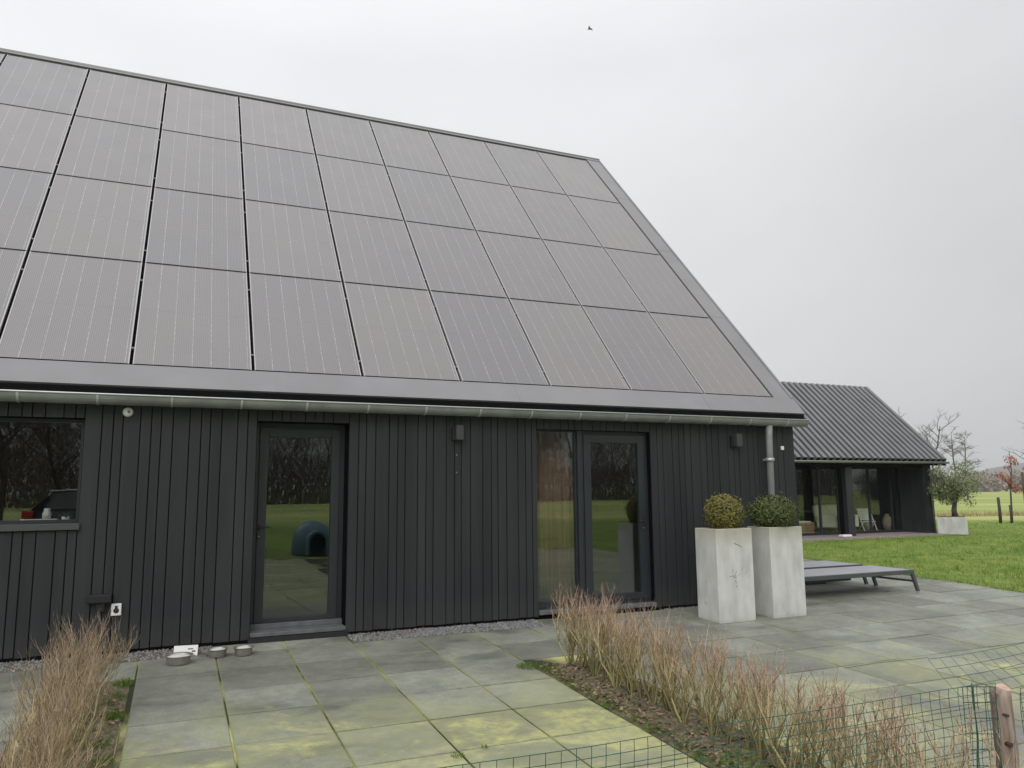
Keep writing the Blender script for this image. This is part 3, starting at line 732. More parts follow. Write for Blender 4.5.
# curtain folds behind the wide door
b = MB(); n = 66; z0, z1 = .08, 2.5
for i in range(n + 1):
    x = 4.36 + .78 * i / n; y = .40 + .03 * math.sin(i * .55) + .012 * math.sin(i * 1.37)
    b.v += [(x, y, z0), (x, y, z1)]
for i in range(n): b.f.append((2 * i, 2 * i + 2, 2 * i + 3, 2 * i + 1)); b.m.append(0); b.sm.append(True)
cu = b.build('curtain', M['curtain'], None, label='brown pleated curtain hanging behind the wide glazed door', cat='curtain')
sm = cu.modifiers.new('Solidify', 'SOLIDIFY'); sm.thickness = .004
# small fittings
def lamp(x, z, w, h, d):
    b = MB(); b.box(x, x + w, -d, -.012, z, z + h, 0, .004); o = b.build('wall_lamp', M['lamp'], house)
    b = MB(); b.box(x - .03, x - .001, -.05, .0, z - .005, z + h - .03, 0, .003); b.build('shaded_side', M['black'], o)  # black block stands for the shaded left side of the housing
lamp(3.19, 2.27, .095, .185, .11); lamp(7.545, 2.25, .10, .19, .13)
for z in (2.085, 1.865):
    b = MB(); b.tube([(3.228, .002, z), (3.228, -.006, z)], .008, 8); b.build('screw', M['steel'], house)
b = MB(); b.lathe([(0.0, .05), (.02, .047), (.04, .036), (.05, .015), (.052, 0), (0, 0)], 20, mtx=Matrix.Translation((-.515, .0, 2.505)) @ Matrix.Rotation(R(90), 4, 'X'))
o = b.build('ceiling_sensor', M['white'], house)
o.name = 'motion_sensor'
b = MB(); b.tube([(-.505, -.049, 2.505), (-.505, -.056, 2.505)], .014, 10); b.build('lens', M['trim'], o)
b = MB(); b.box(8.475, 8.53, -.02, .0, 2.215, 2.275, 0, .004); b.build('door_bell', M['white'], house)
b = MB(); b.box(-.79, -.56, -.09, 0, .525, .605, 0, .006); b.box(-.70, -.62, -.05, 0, .43, .524, 0, .004); b.build('air_vent', M['black'], house)
b = MB(); b.box(-.56, -.465, -.035, 0, .385, .505, 0, .004); o = b.build('outdoor_socket', M['white'], house)
b = MB(); b.lathe([(0, 0.002), (.024, .002), (.028, 0)], 16, mtx=Matrix.Translation((-.512, -.035, .435)) @ Matrix.Rotation(R(90), 4, 'X'))
b.box(-.525, -.50, -.042, -.0355, .455, .485); b.build('socket_insert', M['black'], o)
# things on the inner window sill
def sill_item(kind, x):
    if kind == 'tray':
        b = MB(); b.box(x, x + .34, .40, .52, 1.336, 1.375, 0, .004)
        b.build('white_tray', M['white'], label='low white tray lying on the sill inside the wide window', cat='tray')
    elif kind == 'jar':
        b = MB(); b.lathe([(0, 0), (.04, 0), (.045, .05), (.03, .09), (.032, .11), (0, .11)], 16, c=(x, .45, 1.376))
        b.build('white_jar', M['white'], label='small white jar standing on the tray inside the wide window', cat='jar')
sill_item('tray', -1.50); sill_item('jar', -1.26)
e = empty('potted_plant', (-1.08, .46, 1.336), 'small potted plant on the sill inside the wide window', 'plant')
b = MB(); b.lathe([(0, 0), (.035, 0), (.045, .06), (0, .06)], 14); b.build('pot', M['white'], e)
b = MB(); r = random.Random(4)
for _ in range(60):
    a = r.uniform(0, 6.28); q = r.uniform(0, .05); blades(b, r, math.cos(a) * q, math.sin(a) * q, .05, r.uniform(.03, .08), .008, 1.0)
b.build('foliage', M['plantgreen'], e)

# ------------------------------------------------------------------ bowls
def bowl(x, y, rad, h, label, full=True):
    e = empty('pet_bowl', (x, y, gz(y) + .001), label, 'bowl', 'steel pet bowls by the wall')
    b = MB(); b.lathe([(0, .002), (rad * .74, 0), (rad * .78, .008), (rad * .86, h * .80), (rad * .88, h * .90), (rad, h * .97), (rad, h), (rad * .97, h + .003), (rad * .84, h * .93), (rad * .80, h * .4), (0, h * .38)], 32)
    b.build('basin', M['steel'], e)
    b = MB(); b.lathe([(rad * .82, h * .80), (rad * .5, h * .93), (0, h * .97)], 24); b.build('filling', M['food'], e)
bowl(.10, -.69, .135, .085, 'large round steel pet bowl, leftmost, in front of the white tile')
bowl(.465, -.53, .105, .08, 'middle steel pet bowl of three beside the brown leaves')
bowl(.715, -.55, .105, .08, 'steel pet bowl nearest the door, rightmost of the three')
e = empty('paper_card', (.165, -.40, gz(-.4)), 'white card lying against the wall behind the large bowl', 'card', rz=R(-8))
b = MB(); b.box(-.115, .115, -.01, .02, .0, .11, 0, .003, Matrix.Rotation(R(-25), 4, 'X')); b.build('card_body', M['paper'], e)
b = MB(); b.box(.02, .07, -.0115, -.0105, .066, .076, 0, 0, Matrix.Rotation(R(-25), 4, 'X')); b.box(.06, .095, -.0115, -.0105, .040, .054, 0, 0, Matrix.Rotation(R(-25), 4, 'X')); b.build('printed_mark', M['black'], e)

# ------------------------------------------------------------------ planters with box balls
def planter(x0, x1, y0, y1, h, label, seed):
    r = random.Random(seed); cx = (x0 + x1) / 2; cy = (y0 + y1) / 2; hw = (x1 - x0) / 2; hd = (y1 - y0) / 2
    e = empty('concrete_planter', (cx, cy, gz(cy)), label, 'planter', 'tall concrete planters')
    b = MB(); z0 = gz(y0) - gz(cy) - .005; n = 12
    def loop(a, d, z, c=.008):
        return [(-a + c, -d, z), (a - c, -d, z), (a, -d + c, z), (a, d - c, z), (a - c, d, z), (-a + c, d, z), (-a, d - c, z), (-a, -d + c, z)]
    rings = [loop(hw * .985, hd * .985, z0), loop(hw, hd, .02), loop(hw, hd, h * .5), loop(hw, hd, h - .006), loop(hw - .006, hd - .006, h),
             loop(hw - .04, hd - .04, h), loop(hw - .045, hd - .045, h - .10)]
    for rg in rings: b.v += rg
    for i in range(len(rings) - 1):
        for k in range(8): b.f.append((i * 8 + k, i * 8 + (k + 1) % 8, i * 8 + 8 + (k + 1) % 8, i * 8 + 8 + k)); b.m.append(0); b.sm.append(False)
    b.build('tub', M['planter'], e)
    b = MB(); b.box(-hw + .046, hw - .046, -hd + .046, hd - .046, h - .14, h - .08); b.build('potting_soil', M['soil'], e)
    return e, cx, cy
p1, c1x, c1y = planter(6.345, 6.92, -1.085, -.64, 1.155, 'tall pale concrete planter with scratched front, left one, under the yellowish box ball', 1)
p2, c2x, c2y = planter(7.215, 7.77, -1.085, -.64, 1.155, 'tall pale concrete planter on the right, beside the low lounger', 2)
SCR = mat('scrape_mark', (.24, .24, .235), .8)
def mark(x, z, l, a, w=.006):
    b = MB(); b.box(-l / 2, l / 2, -.2245, -.2226, -w / 2, w / 2, 0, 0, Matrix.Translation((x, 0, z)) @ Matrix.Rotation(a, 4, 'Y')); b.build('scratch', SCR, p1)
for q in ((.03, .955, .09, R(22), .010), (.085, .93, .06, R(38), .007), (-.06, .56, .11, R(-4), .006), (-.02, .545, .05, R(10), .010), (-.01, .49, .05, R(80), .008), (-.005, .43, .03, R(60), .007),
          (.0, .60, .06, R(-50), .004), (.04, .57, .05, R(-35), .003), (-.05, .62, .05, R(-60), .003), (.10, .64, .08, R(-55), .003), (.16, .60, .06, R(-70), .003)): mark(*q)
def boxball(x, y, z, rad, sq, m, label, seed, n=5200, squash=0.95):
    e = empty('box_ball', (x, y, z), label, 'shrub')
    r = random.Random(seed); b = MB(); cz = rad * sq * .80
    # inner woody mass so that light does not pass straight through
    for i in range(9):
        for k in range(14): 
            t = math.pi * i / 8; p = 2 * math.pi * k / 14; q = rad * .74
            b.v.append((q * math.sin(t) * math.cos(p), q * math.sin(t) * math.sin(p), cz + q * sq * math.cos(t)))
    for i in range(8):
        for k in range(14): b.f.append((i * 14 + k, i * 14 + (k + 1) % 14, i * 14 + 14 + (k + 1) % 14, i * 14 + 14 + k)); b.m.append(0); b.sm.append(True)
    for k in range(5): b.tube([(r.uniform(-.02, .02), r.uniform(-.02, .02), -.09), (r.uniform(-.06, .06), r.uniform(-.06, .06), .1)], .008, 5)
    b.build('branches', M['box_in'], e)
    b = MB(); lump = [(Vector((r.gauss(0, 1), r.gauss(0, 1), r.gauss(0, 1))).normalized(), r.uniform(-.15, .13)) for _ in range(30)]
    for _ in range(n):
        d = Vector((r.gauss(0, 1), r.gauss(0, 1), r.gauss(0, 1))).normalized()
        bump = sum(a * max(0, d.dot(v) - .75) * 4 for v, a in lump)
        q = rad * (.74 + .28 * r.random() ** .6 + bump * .8); p = Vector((d.x * q, d.y * q, cz + d.z * q * sq))
        if p.z < -.03: continue
        s_ = r.uniform(.010, .021)
        if r.random() < .12: p = p + d * r.uniform(.01, .06)
        mt = Matrix.Translation(p) @ Vector((d.x, d.y, d.z)).to_track_quat('Z', 'Y').to_matrix().to_4x4() @ Matrix.Rotation(r.uniform(0, 6.28), 4, 'Z') @ Matrix.Rotation(r.uniform(-1.1, 1.1), 4, 'X')
        b.add([(-s_ * .5, 0, 0), (0, -s_, 0), (s_ * .5, 0, .003), (0, s_, 0)], [(0, 1, 2, 3)], 0, False, mt)
    b.build('foliage', m, e)
boxball(c1x + .04, c1y, 1.11, .245, 1.0, M['box_leaf_a'], 'yellowish clipped box ball in the left concrete planter', 31)
boxball(c2x - .02, c2y, 1.10, .30, .82, M['box_leaf_b'], 'darker green clipped box ball in the right concrete planter', 32, 6500)

# ------------------------------------------------------------------ sun loungers
def lounger(loc, label):
    e = empty('sun_lounger', loc, label, 'sun lounger', 'low sun loungers side by side')
    Ln, Wd, H = 2.45, .85, .335; b = MB()
    b.box(0, Ln, 0, .045, H - .065, H, 0, .004); b.box(0, Ln, Wd - .045, Wd, H - .065, H, 0, .004)
    b.box(0, .04, .0455, Wd - .0455, H - .065, H, 0, .004); b.box(Ln - .04, Ln, .0455, Wd - .0455, H - .065, H, 0, .004)
    b.build('frame', M['alu'], e)
    for sx in (0, 1):
        for sy in (0, 1):
            b = MB(); x = .02 if sx == 0 else Ln - .02; dx = -.10 if sx == 0 else .10; y0 = .003 if sy == 0 else Wd - .043
            w = .028
            vs = [(x - w, y0, H - .066), (x + w, y0, H - .066), (x + w, y0 + .04, H - .066), (x - w, y0 + .04, H - .066),
                  (x - w + dx, y0, 0), (x + w * .8 + dx, y0, 0), (x + w * .8 + dx, y0 + .04, 0), (x - w + dx, y0 + .04, 0)]
            b.add(vs, [(0, 1, 2, 3), (4, 7, 6, 5), (0, 4, 5, 1), (1, 5, 6, 2), (2, 6, 7, 3), (3, 7, 4, 0)]); b.build('leg', M['alu'], e)
    b = MB(); b.box(Ln - .02 + .03, Ln + .05, .045, Wd - .045, .14, .17, 0, .003); b.build('crossbar', M['alu'], e)
    b = MB(); b.box(.042, 1.60, .047, Wd - .047, H - .025, H + .004, 0, .004); b.build('seat_panel', M['slat'], e)
    b = MB(); b.box(1.62, Ln - .042, .047, Wd - .047, H - .025, H + .004, 0, .004); b.build('back_panel', M['slat'], e)
    b = MB(); b.box(.3, 1.2, .10, .13, H - .11, H - .07)
    for k in range(9): b.box(.32 + k * .045, .34 + k * .045, .10, .13, H - .135, H - .111)
    b.build('ratchet_rail', M['black'], e)
lounger((8.38, -.25, 0), 'low grey sun lounger nearer the camera, right of the concrete planters')
lounger((8.41, .78, 0), 'low grey sun lounger farther from the camera, beside the lawn')

# ------------------------------------------------------------------ hedges of bare twigs
def twig_plant(seed, h, nst, spread, dense, fine=.0032, wig=.13):
    r = random.Random(seed); b = MB()
    def grow(p, d, length, rad, lvl):
        n = 5 if lvl == 0 else 3 + (lvl == 1); pts = [p.copy()]; q = p.copy(); dd = d.copy()
        for i in range(n):
            dd = (dd + Vector((r.gauss(0, wig), r.gauss(0, wig), .10 + r.gauss(0, .05)))).normalized()
            q = q + dd * length / n; pts.append(q.copy())
        b.tube(pts, [rad * (1 - .72 * i / n) for i in range(n + 1)], 3 if lvl else 4, 0, cap=False)
        if lvl >= 2: return
        for i in range(1, n + 1):
            if lvl == 0 and i == 1 and r.random() < .6: continue
            for _ in range(dense if lvl == 0 else r.choice((1, 1, 2))):
                a = r.uniform(0, 6.28); o = Vector((math.cos(a), math.sin(a), r.uniform(.5, 1.5))).normalized()
                nd = (dd * .9 + o * .8).normalized()
                grow(pts[i], nd, length * r.uniform(.22, .42) * (1.0 if lvl == 0 else .62), rad * (.55 - .06 * i / n) * .9, lvl + 1)
    for k in range(nst):
        a = r.uniform(0, 6.28); s_ = spread * r.uniform(.2, 1); d = Vector((math.cos(a) * s_, math.sin(a) * s_, 1)).normalized()
        grow(Vector((math.cos(a) * .02 * r.random(), math.sin(a) * .02 * r.random(), -.02)), d, h * r.uniform(.75, 1.0), fine * r.uniform(1.1, 1.9), 0)
    return b
def tagplant(o, lab, g): return tag(o, lab, 'hedge plant', g)
protos = []
for i in range(7):
    protos.append(twig_plant(100 + i, .63, 6 + i % 3, .46, 3, .0047, .17))
r = random.Random(50); y = -2.14; first = [None] * 7; n = 0
LR = 'bare brown twiggy hedge plant in the row on the right bed, between the two patios'
while y > -6.45:
    k = n % 7; x = 3.66 + r.uniform(-.05, .05); hs = r.uniform(.88, 1.08) * (.98 if y > -3 else .95)
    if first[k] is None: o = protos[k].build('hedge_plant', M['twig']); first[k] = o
    else: o = first[k].copy(); COL.objects.link(o)
    tagplant(o, LR, 'bare hedge plants in the right bed')
    o.location = (x, y, gz(y) + .02); o.rotation_euler = (0, 0, r.uniform(0, 6.28)); o.scale = (1.0, 1.0, hs)
    y -= r.uniform(.11, .15) * (1.0 if y > -3.4 else 1.2); n += 1
protos = [twig_plant(200 + i, .62, 13, .72, 3, .0040, .19) for i in range(4)]
first = [None] * 4; y = -1.95; n = 0; LL = 'dense pale twiggy hedge plant in the left bed at the photo edge'
while y > -5.6:
    k = n % 4
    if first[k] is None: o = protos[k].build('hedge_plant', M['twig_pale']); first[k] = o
    else: o = first[k].copy(); COL.objects.link(o)
    tagplant(o, LL, 'bare hedge plants in the left bed')
    o.location = (-.62 + r.uniform(-.06, .04), y, gz(y) + .02); o.rotation_euler = (0, 0, r.uniform(0, 6.28)); o.scale = (.88, .88, 1.0 if y > -3 else .90)
    y -= r.uniform(.20, .27); n += 1

# ------------------------------------------------------------------ fence
YF = -6.18; ZTF = .45
def mesh_sheet(b, P, U, V, nu, nv, rad=.0013, wob=0.0, seed=1, fold=None):
    r = random.Random(seed); P = Vector(P); U = Vector(U); V = Vector(V); N_ = U.cross(V).normalized()
    off = [[Vector((0, 0, 0)) + N_ * (math.sin(i * .31 + seed) * wob + math.sin(jn * .9 + i * .13) * wob * .6) for jn in range(nv + 1)] for i in range(nu + 1)]
    pt = lambda i, jn: P + U * (i / nu) + V * (jn / nv) + off[i][jn]
    for i in range(nu + 1): b.tube([pt(i, jn) for jn in range(nv + 1)], rad, 4, cap=False)
    for jn in range(nv + 1): b.tube([pt(i, jn) for i in range(nu + 1)], rad, 4, cap=False)
b = MB(); mesh_sheet(b, (-1.2, YF, gz(YF) - .02), (5.45, .02, -.02), (0, 0, .81), 76, 17, .0018, .009, 2)
b.build('wire_fence', M['wire'], label='green wire mesh fence crossing the bottom of the view, fixed to the wooden post', cat='fence')
b = MB(); mesh_sheet(b, (4.12, YF + .12, gz(YF) - .02), (.16, -.08, .0), (0, 0, .76), 3, 9, .0026, .006, 4); mesh_sheet(b, (4.14, YF + .07, gz(YF) - .02), (.12, .10, .0), (.02, 0, .755), 2, 13, .0022, .01, 5)
mesh_sheet(b, (4.50, YF + .05, gz(YF) - .02), (.14, -.04, .0), (0, 0, .70), 2, 14, .0022, .008, 6)
b.build('mesh_roll', M['wire'], label='folded end of green wire mesh bunched upright beside the wooden post', cat='wire mesh')
b = MB(); mesh_sheet(b, (4.43, -5.6, .555), (3.3, 0, .06), (-.37, -.5, -.085), 32, 4, .0017, .012, 7)
b.tube([(3.72, -5.6, .56), (4.0, -5.6, .565), (4.43, -5.6, .557)], .0017, 4, cap=False)
mesh_sheet(b, (4.52, -6.12, gz(-6.1)), (2.6, .05, 0), (0, 0, .70), 30, 13, .0018, .006, 9)
b.build('wire_fence', M['wire'], label='loose green wire mesh bent over above the right patio behind the wooden post', cat='fence')
# wooden post, irregular
e = empty('wooden_post', (4.335, -6.12, gz(-6.12) - .02), 'weathered reddish wooden post at the lower right, top cut flat', 'post')
b = MB(); r = random.Random(9); n = 18; hh = .745; rings = []
for i in range(15):
    t = i / 14; z = hh * t; cx = .012 * math.sin(t * 3) + .004 * t; rg = []
    for k in range(n):
        a = 2 * math.pi * k / n; q = .053 * (1 + .06 * math.sin(2 * a + t * 3) + .03 * math.sin(5 * a + t * 6) + .02 * r.uniform(-1, 1)) * (1.12 - .15 * t)
        if .36 < t < .62 and k in (16, 17, 0, 1): q *= 1.12
        rg.append((cx + q * math.cos(a), q * math.sin(a), z + (.012 * math.sin(a * 2 + 1) if i == 14 else 0)))
    b.v += rg
for i in range(14):
    for k in range(n): b.f.append((i * n + k, i * n + (k + 1) % n, i * n + n + (k + 1) % n, i * n + n + k)); b.m.append(0); b.sm.append(True)
b.f.append(tuple(14 * n + k for k in range(n))); b.m.append(1); b.sm.append(False)
b.add([(-.105, -.05, hh + .002), (-.05, -.055, hh + .004), (-.05, -.03, hh - .006), (-.06, -.045, hh - .03)], [(0, 1, 2), (0, 3, 1), (1, 3, 2), (2, 3, 0)], 1)
b.build('post_body', [M['post'], M['endgrain']], e)
for (dx, z, q) in ((-.004, .61, .007), (.038, .555, .007), (.0, .455, .013), (.01, .30, .010), (.040, .24, .012)):
    b = MB(); yy = -math.sqrt(max(.0001, .057 ** 2 - dx ** 2)) * 1.0
    b.tube([(dx - .02, yy + .03, z), (dx - .02 - .002, yy - .006, z)], q, 8); b.build('knot', M['knot'], e)

# ------------------------------------------------------------------ annex
an = empty('garden_annex', (25.0, 10.5, 0), 'smaller black annex with corrugated roof and glass front, behind the barn house', 'house')
def L_(x, y, z): return (x - 25.0, y - 10.5, z)
AM = Matrix.Translation((-25.0, -10.5, 0))
AX0, AX1, AE, AR, ZE, ZRG = 15.5, 25.42, 10.16, 13.4, 2.56, 5.60
b = MB(); P_ = .283; nper = int((AX1 - AX0) / P_); sub = 24; tl = (ZRG - ZE) / (AR - AE); nl = math.sqrt(1 + tl * tl)
def wave(t):
    t = t % 1.0
    return .0 if t < .30 else (.115 * (t - .30) / .05 if t < .35 else (.115 if t < .92 else .115 * (1 - (t - .92) / .08)))
m_ = nper * sub
for i in range(m_ + 1):
    x = AX0 + (AX1 - AX0) * i / m_; w = wave(i / sub)
    for (y, z) in ((AE, ZE), (AR, ZRG)): b.v.append((x - 25, y - 10.5 - w * tl / nl, z + w / nl))
for i in range(m_): b.f.append((2 * i, 2 * i + 2, 2 * i + 3, 2 * i + 1)); b.m.append(0); b.sm.append(False)
ro = b.build('roof', M['corr'], an)
b = MB(); b.prism([(AE, ZE - .02), (AR, ZRG - .02), (AR, ZRG - .16), (AE, ZE - .16)], AX0, AX1 - .03, mtx=AM)
yb = AR + (AR - AE) ; b.prism([(AR, ZRG - .02), (AR, ZRG - .16), (yb + 2, ZE - .16 - 2 * tl), (yb + 2, ZE - .02 - 2 * tl)], AX0, AX1, mtx=AM); b.build('roof_deck', M['backing'], ro)
b = MB(); b.prism([(AR - .13, ZRG - .06), (AR, ZRG + .075), (AR + .13, ZRG - .06), (AR, ZRG + .055)], AX0, AX1 + .03, mtx=AM); b.build('ridge_cap', M['flash'], ro)
b = MB(); b.prism([(AE, ZE - .16), (AE, ZE + .05), (AR, ZRG + .05), (AR, ZRG - .16)], AX1 - .02, AX1 + .03, mtx=AM); b.build('verge', M['flash'], ro)
# gutter in world coordinates under the annex
gn = MB()
go = gutter(AX0, 25.50, AE - .03, ZE - .03, .062, 'gutter', an, [])
go.location = (-25.0, -10.5, 0)
b = MB(); b.tube([(25.12, AE - .02, ZE - .10), (25.12, AE + .05, ZE - .22), (24.98, 10.46, ZE - .34), (24.98, 10.46, .0)], .035, 8); o = b.build('downpipe', M['zinc'], an); o.location = (-25, -10.5, 0)
# walls: end wall with front return, column, core
b = MB(); yy = 10.5
x = 24.62
while x < 24.94: b.box(x, x + .10, 10.485, 10.505, .03, ZE - .12, 0, .002, AM); x += .104
y = 10.51
while y < 16: b.box(24.60, 24.618, y, y + .11, .03, ZE - .12, 0, .002, AM); b.box(24.95, 24.97, y, y + .11, .03, 2.5 if y > 15.4 else ZE + (min(y, 2 * AR - y) - AE) * tl - .2, 0, .002, AM); y += .114
b.build('wall_boards', M['board'], an)
b = MB(); b.box(24.62, 24.948, 10.507, 16.2, .02, ZE - .13, 0, 0, AM)
b.prism([(10.6, ZE - .125), (AR, ZRG - .2), (16.2, ZE - .125)], 24.64, 24.94, 0, AM)
b.box(15.5, 24.6, 16.0, 16.2, 0, ZE - .13, 0, 0, AM)
b.box(15.5, 15.7, 11.5, 16.0, 0, ZE - .13, 0, 0, AM)
b.box(15.5, 24.6, 10.25, 10.55, ZE - .21, ZE - .165, 0, 0, AM)
b.box(15.5, 24.6, 10.56, 16, ZE - .14, ZE - .125, 0, 0, AM)
b.build('wall_core', M['backing'], an)
b = MB(); b.box(20.88, 21.19, 10.48, 10.66, .03, ZE - .17, 0, .006, AM); b.build('column', M['frame'], an)
# glazing
GY = 11.45; mull = [15.7, 18.4, 19.6, 20.65, 21.5, 22.05, 23.0, 24.1, 24.6]
b = MB(); b.box(21.504, 22.046, GY, GY + .07, .05, ZE - .15, 0, .003, AM); b.build('dark_panel', M['backing'], an)
for i, (xa, xb) in enumerate(zip(mull, mull[1:])):
    if i == 4: continue
    b = MB(); ring(b, xa + .004, xb - .004, .05, ZE - .15, GY, GY + .07, .032, .06)
    for k in range(len(b.v)): b.v[k] = (b.v[k][0] - 25, b.v[k][1] - 10.5, b.v[k][2])
    gf = b.build('sliding_window', M['frame'], an)
    b = MB(); b.box(xa + .036, xb - .036, GY + .03, GY + .036, .11, ZE - .182, 0, 0, AM); b.build('pane', M['glass_annex'], gf)
b = MB(); b.box(15.6, 24.6, GY + .08, 16.0, .0, .05, 0, 0, AM); b.build('room_floor', M['floor_in'], an)
b = MB(); b.box(15.4, 24.98, 9.75, GY, -.03, .028); 
b.build('terrace', M['brick'], kind='structure')
# curtain, dark, swept at one side
b = MB(); n = 24
for i in range(n + 1):
    t = i / n
    for (z, sc_) in ((.06, .35), (.5, .5), (1.2, .75), (2.35, 1.0)):
        b.v.append((24.57 - .16 * (1 - t) * sc_, GY + .18 + .05 * math.sin(i * 1.1), z))
for i in range(n):
    for k in range(3): a = i * 4 + k; b.f.append((a, a + 4, a + 5, a + 1)); b.m.append(0); b.sm.append(True)
o = b.build('curtain', M['curtain_dark'], label='black curtain gathered at the right end inside the annex glass', cat='curtain')
sm = o.modifiers.new('Solidify', 'SOLIDIFY'); sm.thickness = .006
# furniture inside the annex
def armchair(x, y, rz, label, m):
    e = empty('armchair', (x, y, .05), label, 'armchair', rz=rz)
    b = MB(); b.box(-.38, .38, -.36, .36, .20, .42, 0, .03); b.build('seat', m, e)
    b = MB(); b.box(-.38, .38, -.12, .12, .0, .62, 0, .05, Matrix.Translation((0, .34, .36)) @ Matrix.Rotation(R(-12), 4, 'X')); b.build('backrest', m, e)
    for s_ in (-1, 1):
        b = MB(); b.box(s_ * .43 - .06, s_ * .43 + .06, -.36, .36, .18, .62, 0, .03); b.build('armrest', m, e)
    for sx in (-1, 1):
        for sy in (-1, 1):
            b = MB(); b.tube([(sx * .34, sy * .3, .2), (sx * .36, sy * .32, 0)], [.022, .015], 8); b.build('leg', M['wood'], e)
armchair(21.9, 12.2, R(20), 'pale linen armchair behind the annex glass, left one', M['linen'])
armchair(22.5, 12.35, R(-15), 'pale linen armchair behind the annex glass, next to the column', M['linen'])
e = empty('folding_chair', (24.0, 12.05, .05), 'white folding deck chair behind the annex glass, right of the column', 'chair', rz=R(-25)); e.location = (23.35, 11.95, .05); e.scale = (.88, .88, .88)
for s_ in (-1, 1):
    b = MB(); b.tube([(s_ * .26, -.35, 0), (s_ * .26, .35, .95)], .02, 6); b.build('leg', M['cream'], e)
    b = MB(); b.tube([(s_ * .23, .38, 0), (s_ * .23, -.22, .42)], .02, 6); b.build('leg', M['cream'], e)
b = MB()
for k in range(6): b.box(-.25, .25, -.24 + k * .075, -.18 + k * .075, .40, .42)
b.build('seat', M['cream'], e)
b = MB()
for k in range(7): b.box(-.25, .25, -.03, .035, -.01, .01, 0, 0, Matrix.Translation((0, .08 + k * .045, .50 + k * .068)) @ Matrix.Rotation(R(55), 4, 'X'))
b.build('backrest', M['cream'], e)
e = empty('wooden_crate', (20.35, 12.1, .05), 'low wooden crate with a pale cushion behind the annex glass, far left', 'crate')
b = MB()
for k in range(4): b.box(-.35, .35, -.25, -.23, .02 + k * .10, .10 + k * .10); b.box(-.35, .35, .23, .25, .02 + k * .10, .10 + k * .10); b.box(-.35, -.33, -.22, .22, .02 + k * .10, .10 + k * .10); b.box(.33, .35, -.22, .22, .02 + k * .10, .10 + k * .10)
b.build('crate_slats', M['wood'], e)
e2 = MB(); e2.box(-.32, .32, -.2, .2, 0, .13, 0, .04); e2.build('cushion', M['linen'], loc=(20.35, 12.1, .36), label='pale cushion lying on the low wooden crate in the annex', cat='cushion')
for (x, y, h, rr, lab) in ((24.36, 11.95, .62, .17, 'tall beige clay vase by the black curtain in the annex'), (24.0, 12.5, .50, .2, 'round beige clay vase behind the folding chair in the annex')):
    b = MB(); b.lathe([(0, 0), (rr * .6, 0), (rr, h * .45), (rr * .75, h * .8), (rr * .4, h * .92), (rr * .5, h), (rr * .38, h), (0, h * .9)], 20); b.build('clay_vase', M['clay'], loc=(x, y, .05), label=lab, cat='vase')
b = MB(); b.lathe([(0, .0), (.22, 0), (.24, .05), (.05, .1), (.04, .66), (.5, .70), (.5, .73), (0, .73)], 24); b.build('round_table', M['wood'], loc=(22.6, 13.8, .05), label='round wooden table between the armchairs inside the annex', cat='table')
b = MB(); b.box(-.2, .2, -.12, .12, 0, .09, 0, .03); b.build('white_pot', M['white'], loc=(20.3, 10.1, .028), label='small white container standing on the annex terrace', cat='container')

# ------------------------------------------------------------------ trees
def leafy(b, r, c, rad, n, size, sq=.9, hollow=.3):
    for _ in range(n):
        d = Vector((r.gauss(0, 1), r.gauss(0, 1), r.gauss(0, 1))).normalized(); q = rad * (hollow + (1 - hollow) * r.random() ** .5)
        p = Vector(c) + Vector((d.x * q, d.y * q, d.z * q * sq)); s_ = size * r.uniform(.6, 1.3)
        mt = Matrix.Translation(p) @ Matrix.Rotation(r.uniform(0, 6.28), 4, 'Z') @ Matrix.Rotation(r.uniform(-1.5, 1.5), 4, 'X')
        b.add([(-s_ * .35, 0, 0), (0, -s_, 0), (s_ * .35, 0, 0), (0, s_, 0)], [(0, 1, 2, 3)], 0, False, mt)
# olive in a white planter box
e = empty('planter_box', (25.2, 9.95, gz(9)), 'square white planter box on the lawn by the annex corner, holding the olive tree', 'planter')
b = MB(); b.box(-.46, .46, -.46, .46, 0, .60, 0, .01, Matrix.Rotation(R(38), 4, 'Z')); b.build('box_body', M['planter'], e)
b = MB(); b.box(-.42, .42, -.42, .42, .60, .605, 0, 0, Matrix.Rotation(R(38), 4, 'Z')); b.build('potting_soil', M['soil'], e)
e = empty('olive_tree', (25.4, 9.95, .6), 'small leafy olive tree growing in the white planter box', 'tree')
r = random.Random(61); b = MB(); b.tube([(0, 0, -.0), (-.04, 0, .22), (.02, 0, .42), (.05, 0, .6)], [.11, .085, .075, .07], 8)
tips = []
for k in range(11):
    a = r.uniform(0, 6.28); q = r.uniform(.35, .85); t = (math.cos(a) * q, math.sin(a) * q, r.uniform(.75, 1.75)); m1 = (t[0] * .4, t[1] * .4, .55 + (t[2] - .55) * .5)
    b.tube([(.04, 0, .55), m1, t], [.045, .028, .01], 5); tips.append(t); tips.append(m1)
b.build('trunk', M['bark'], e)
b = MB()
for t in tips: leafy(b, r, t, r.uniform(.30, .48), 420, .04, .85, .1)
leafy(b, r, (0, 0, 1.15), .88, 1700, .04, .85, .2)
for k in range(9):
    a = r.uniform(0, 6.28); leafy(b, r, (math.cos(a) * .72, math.sin(a) * .72, r.uniform(.45, 1.2)), .22, 110, .045, 1.3, .1)
b.build('crown', M['olive_leaf'], e)
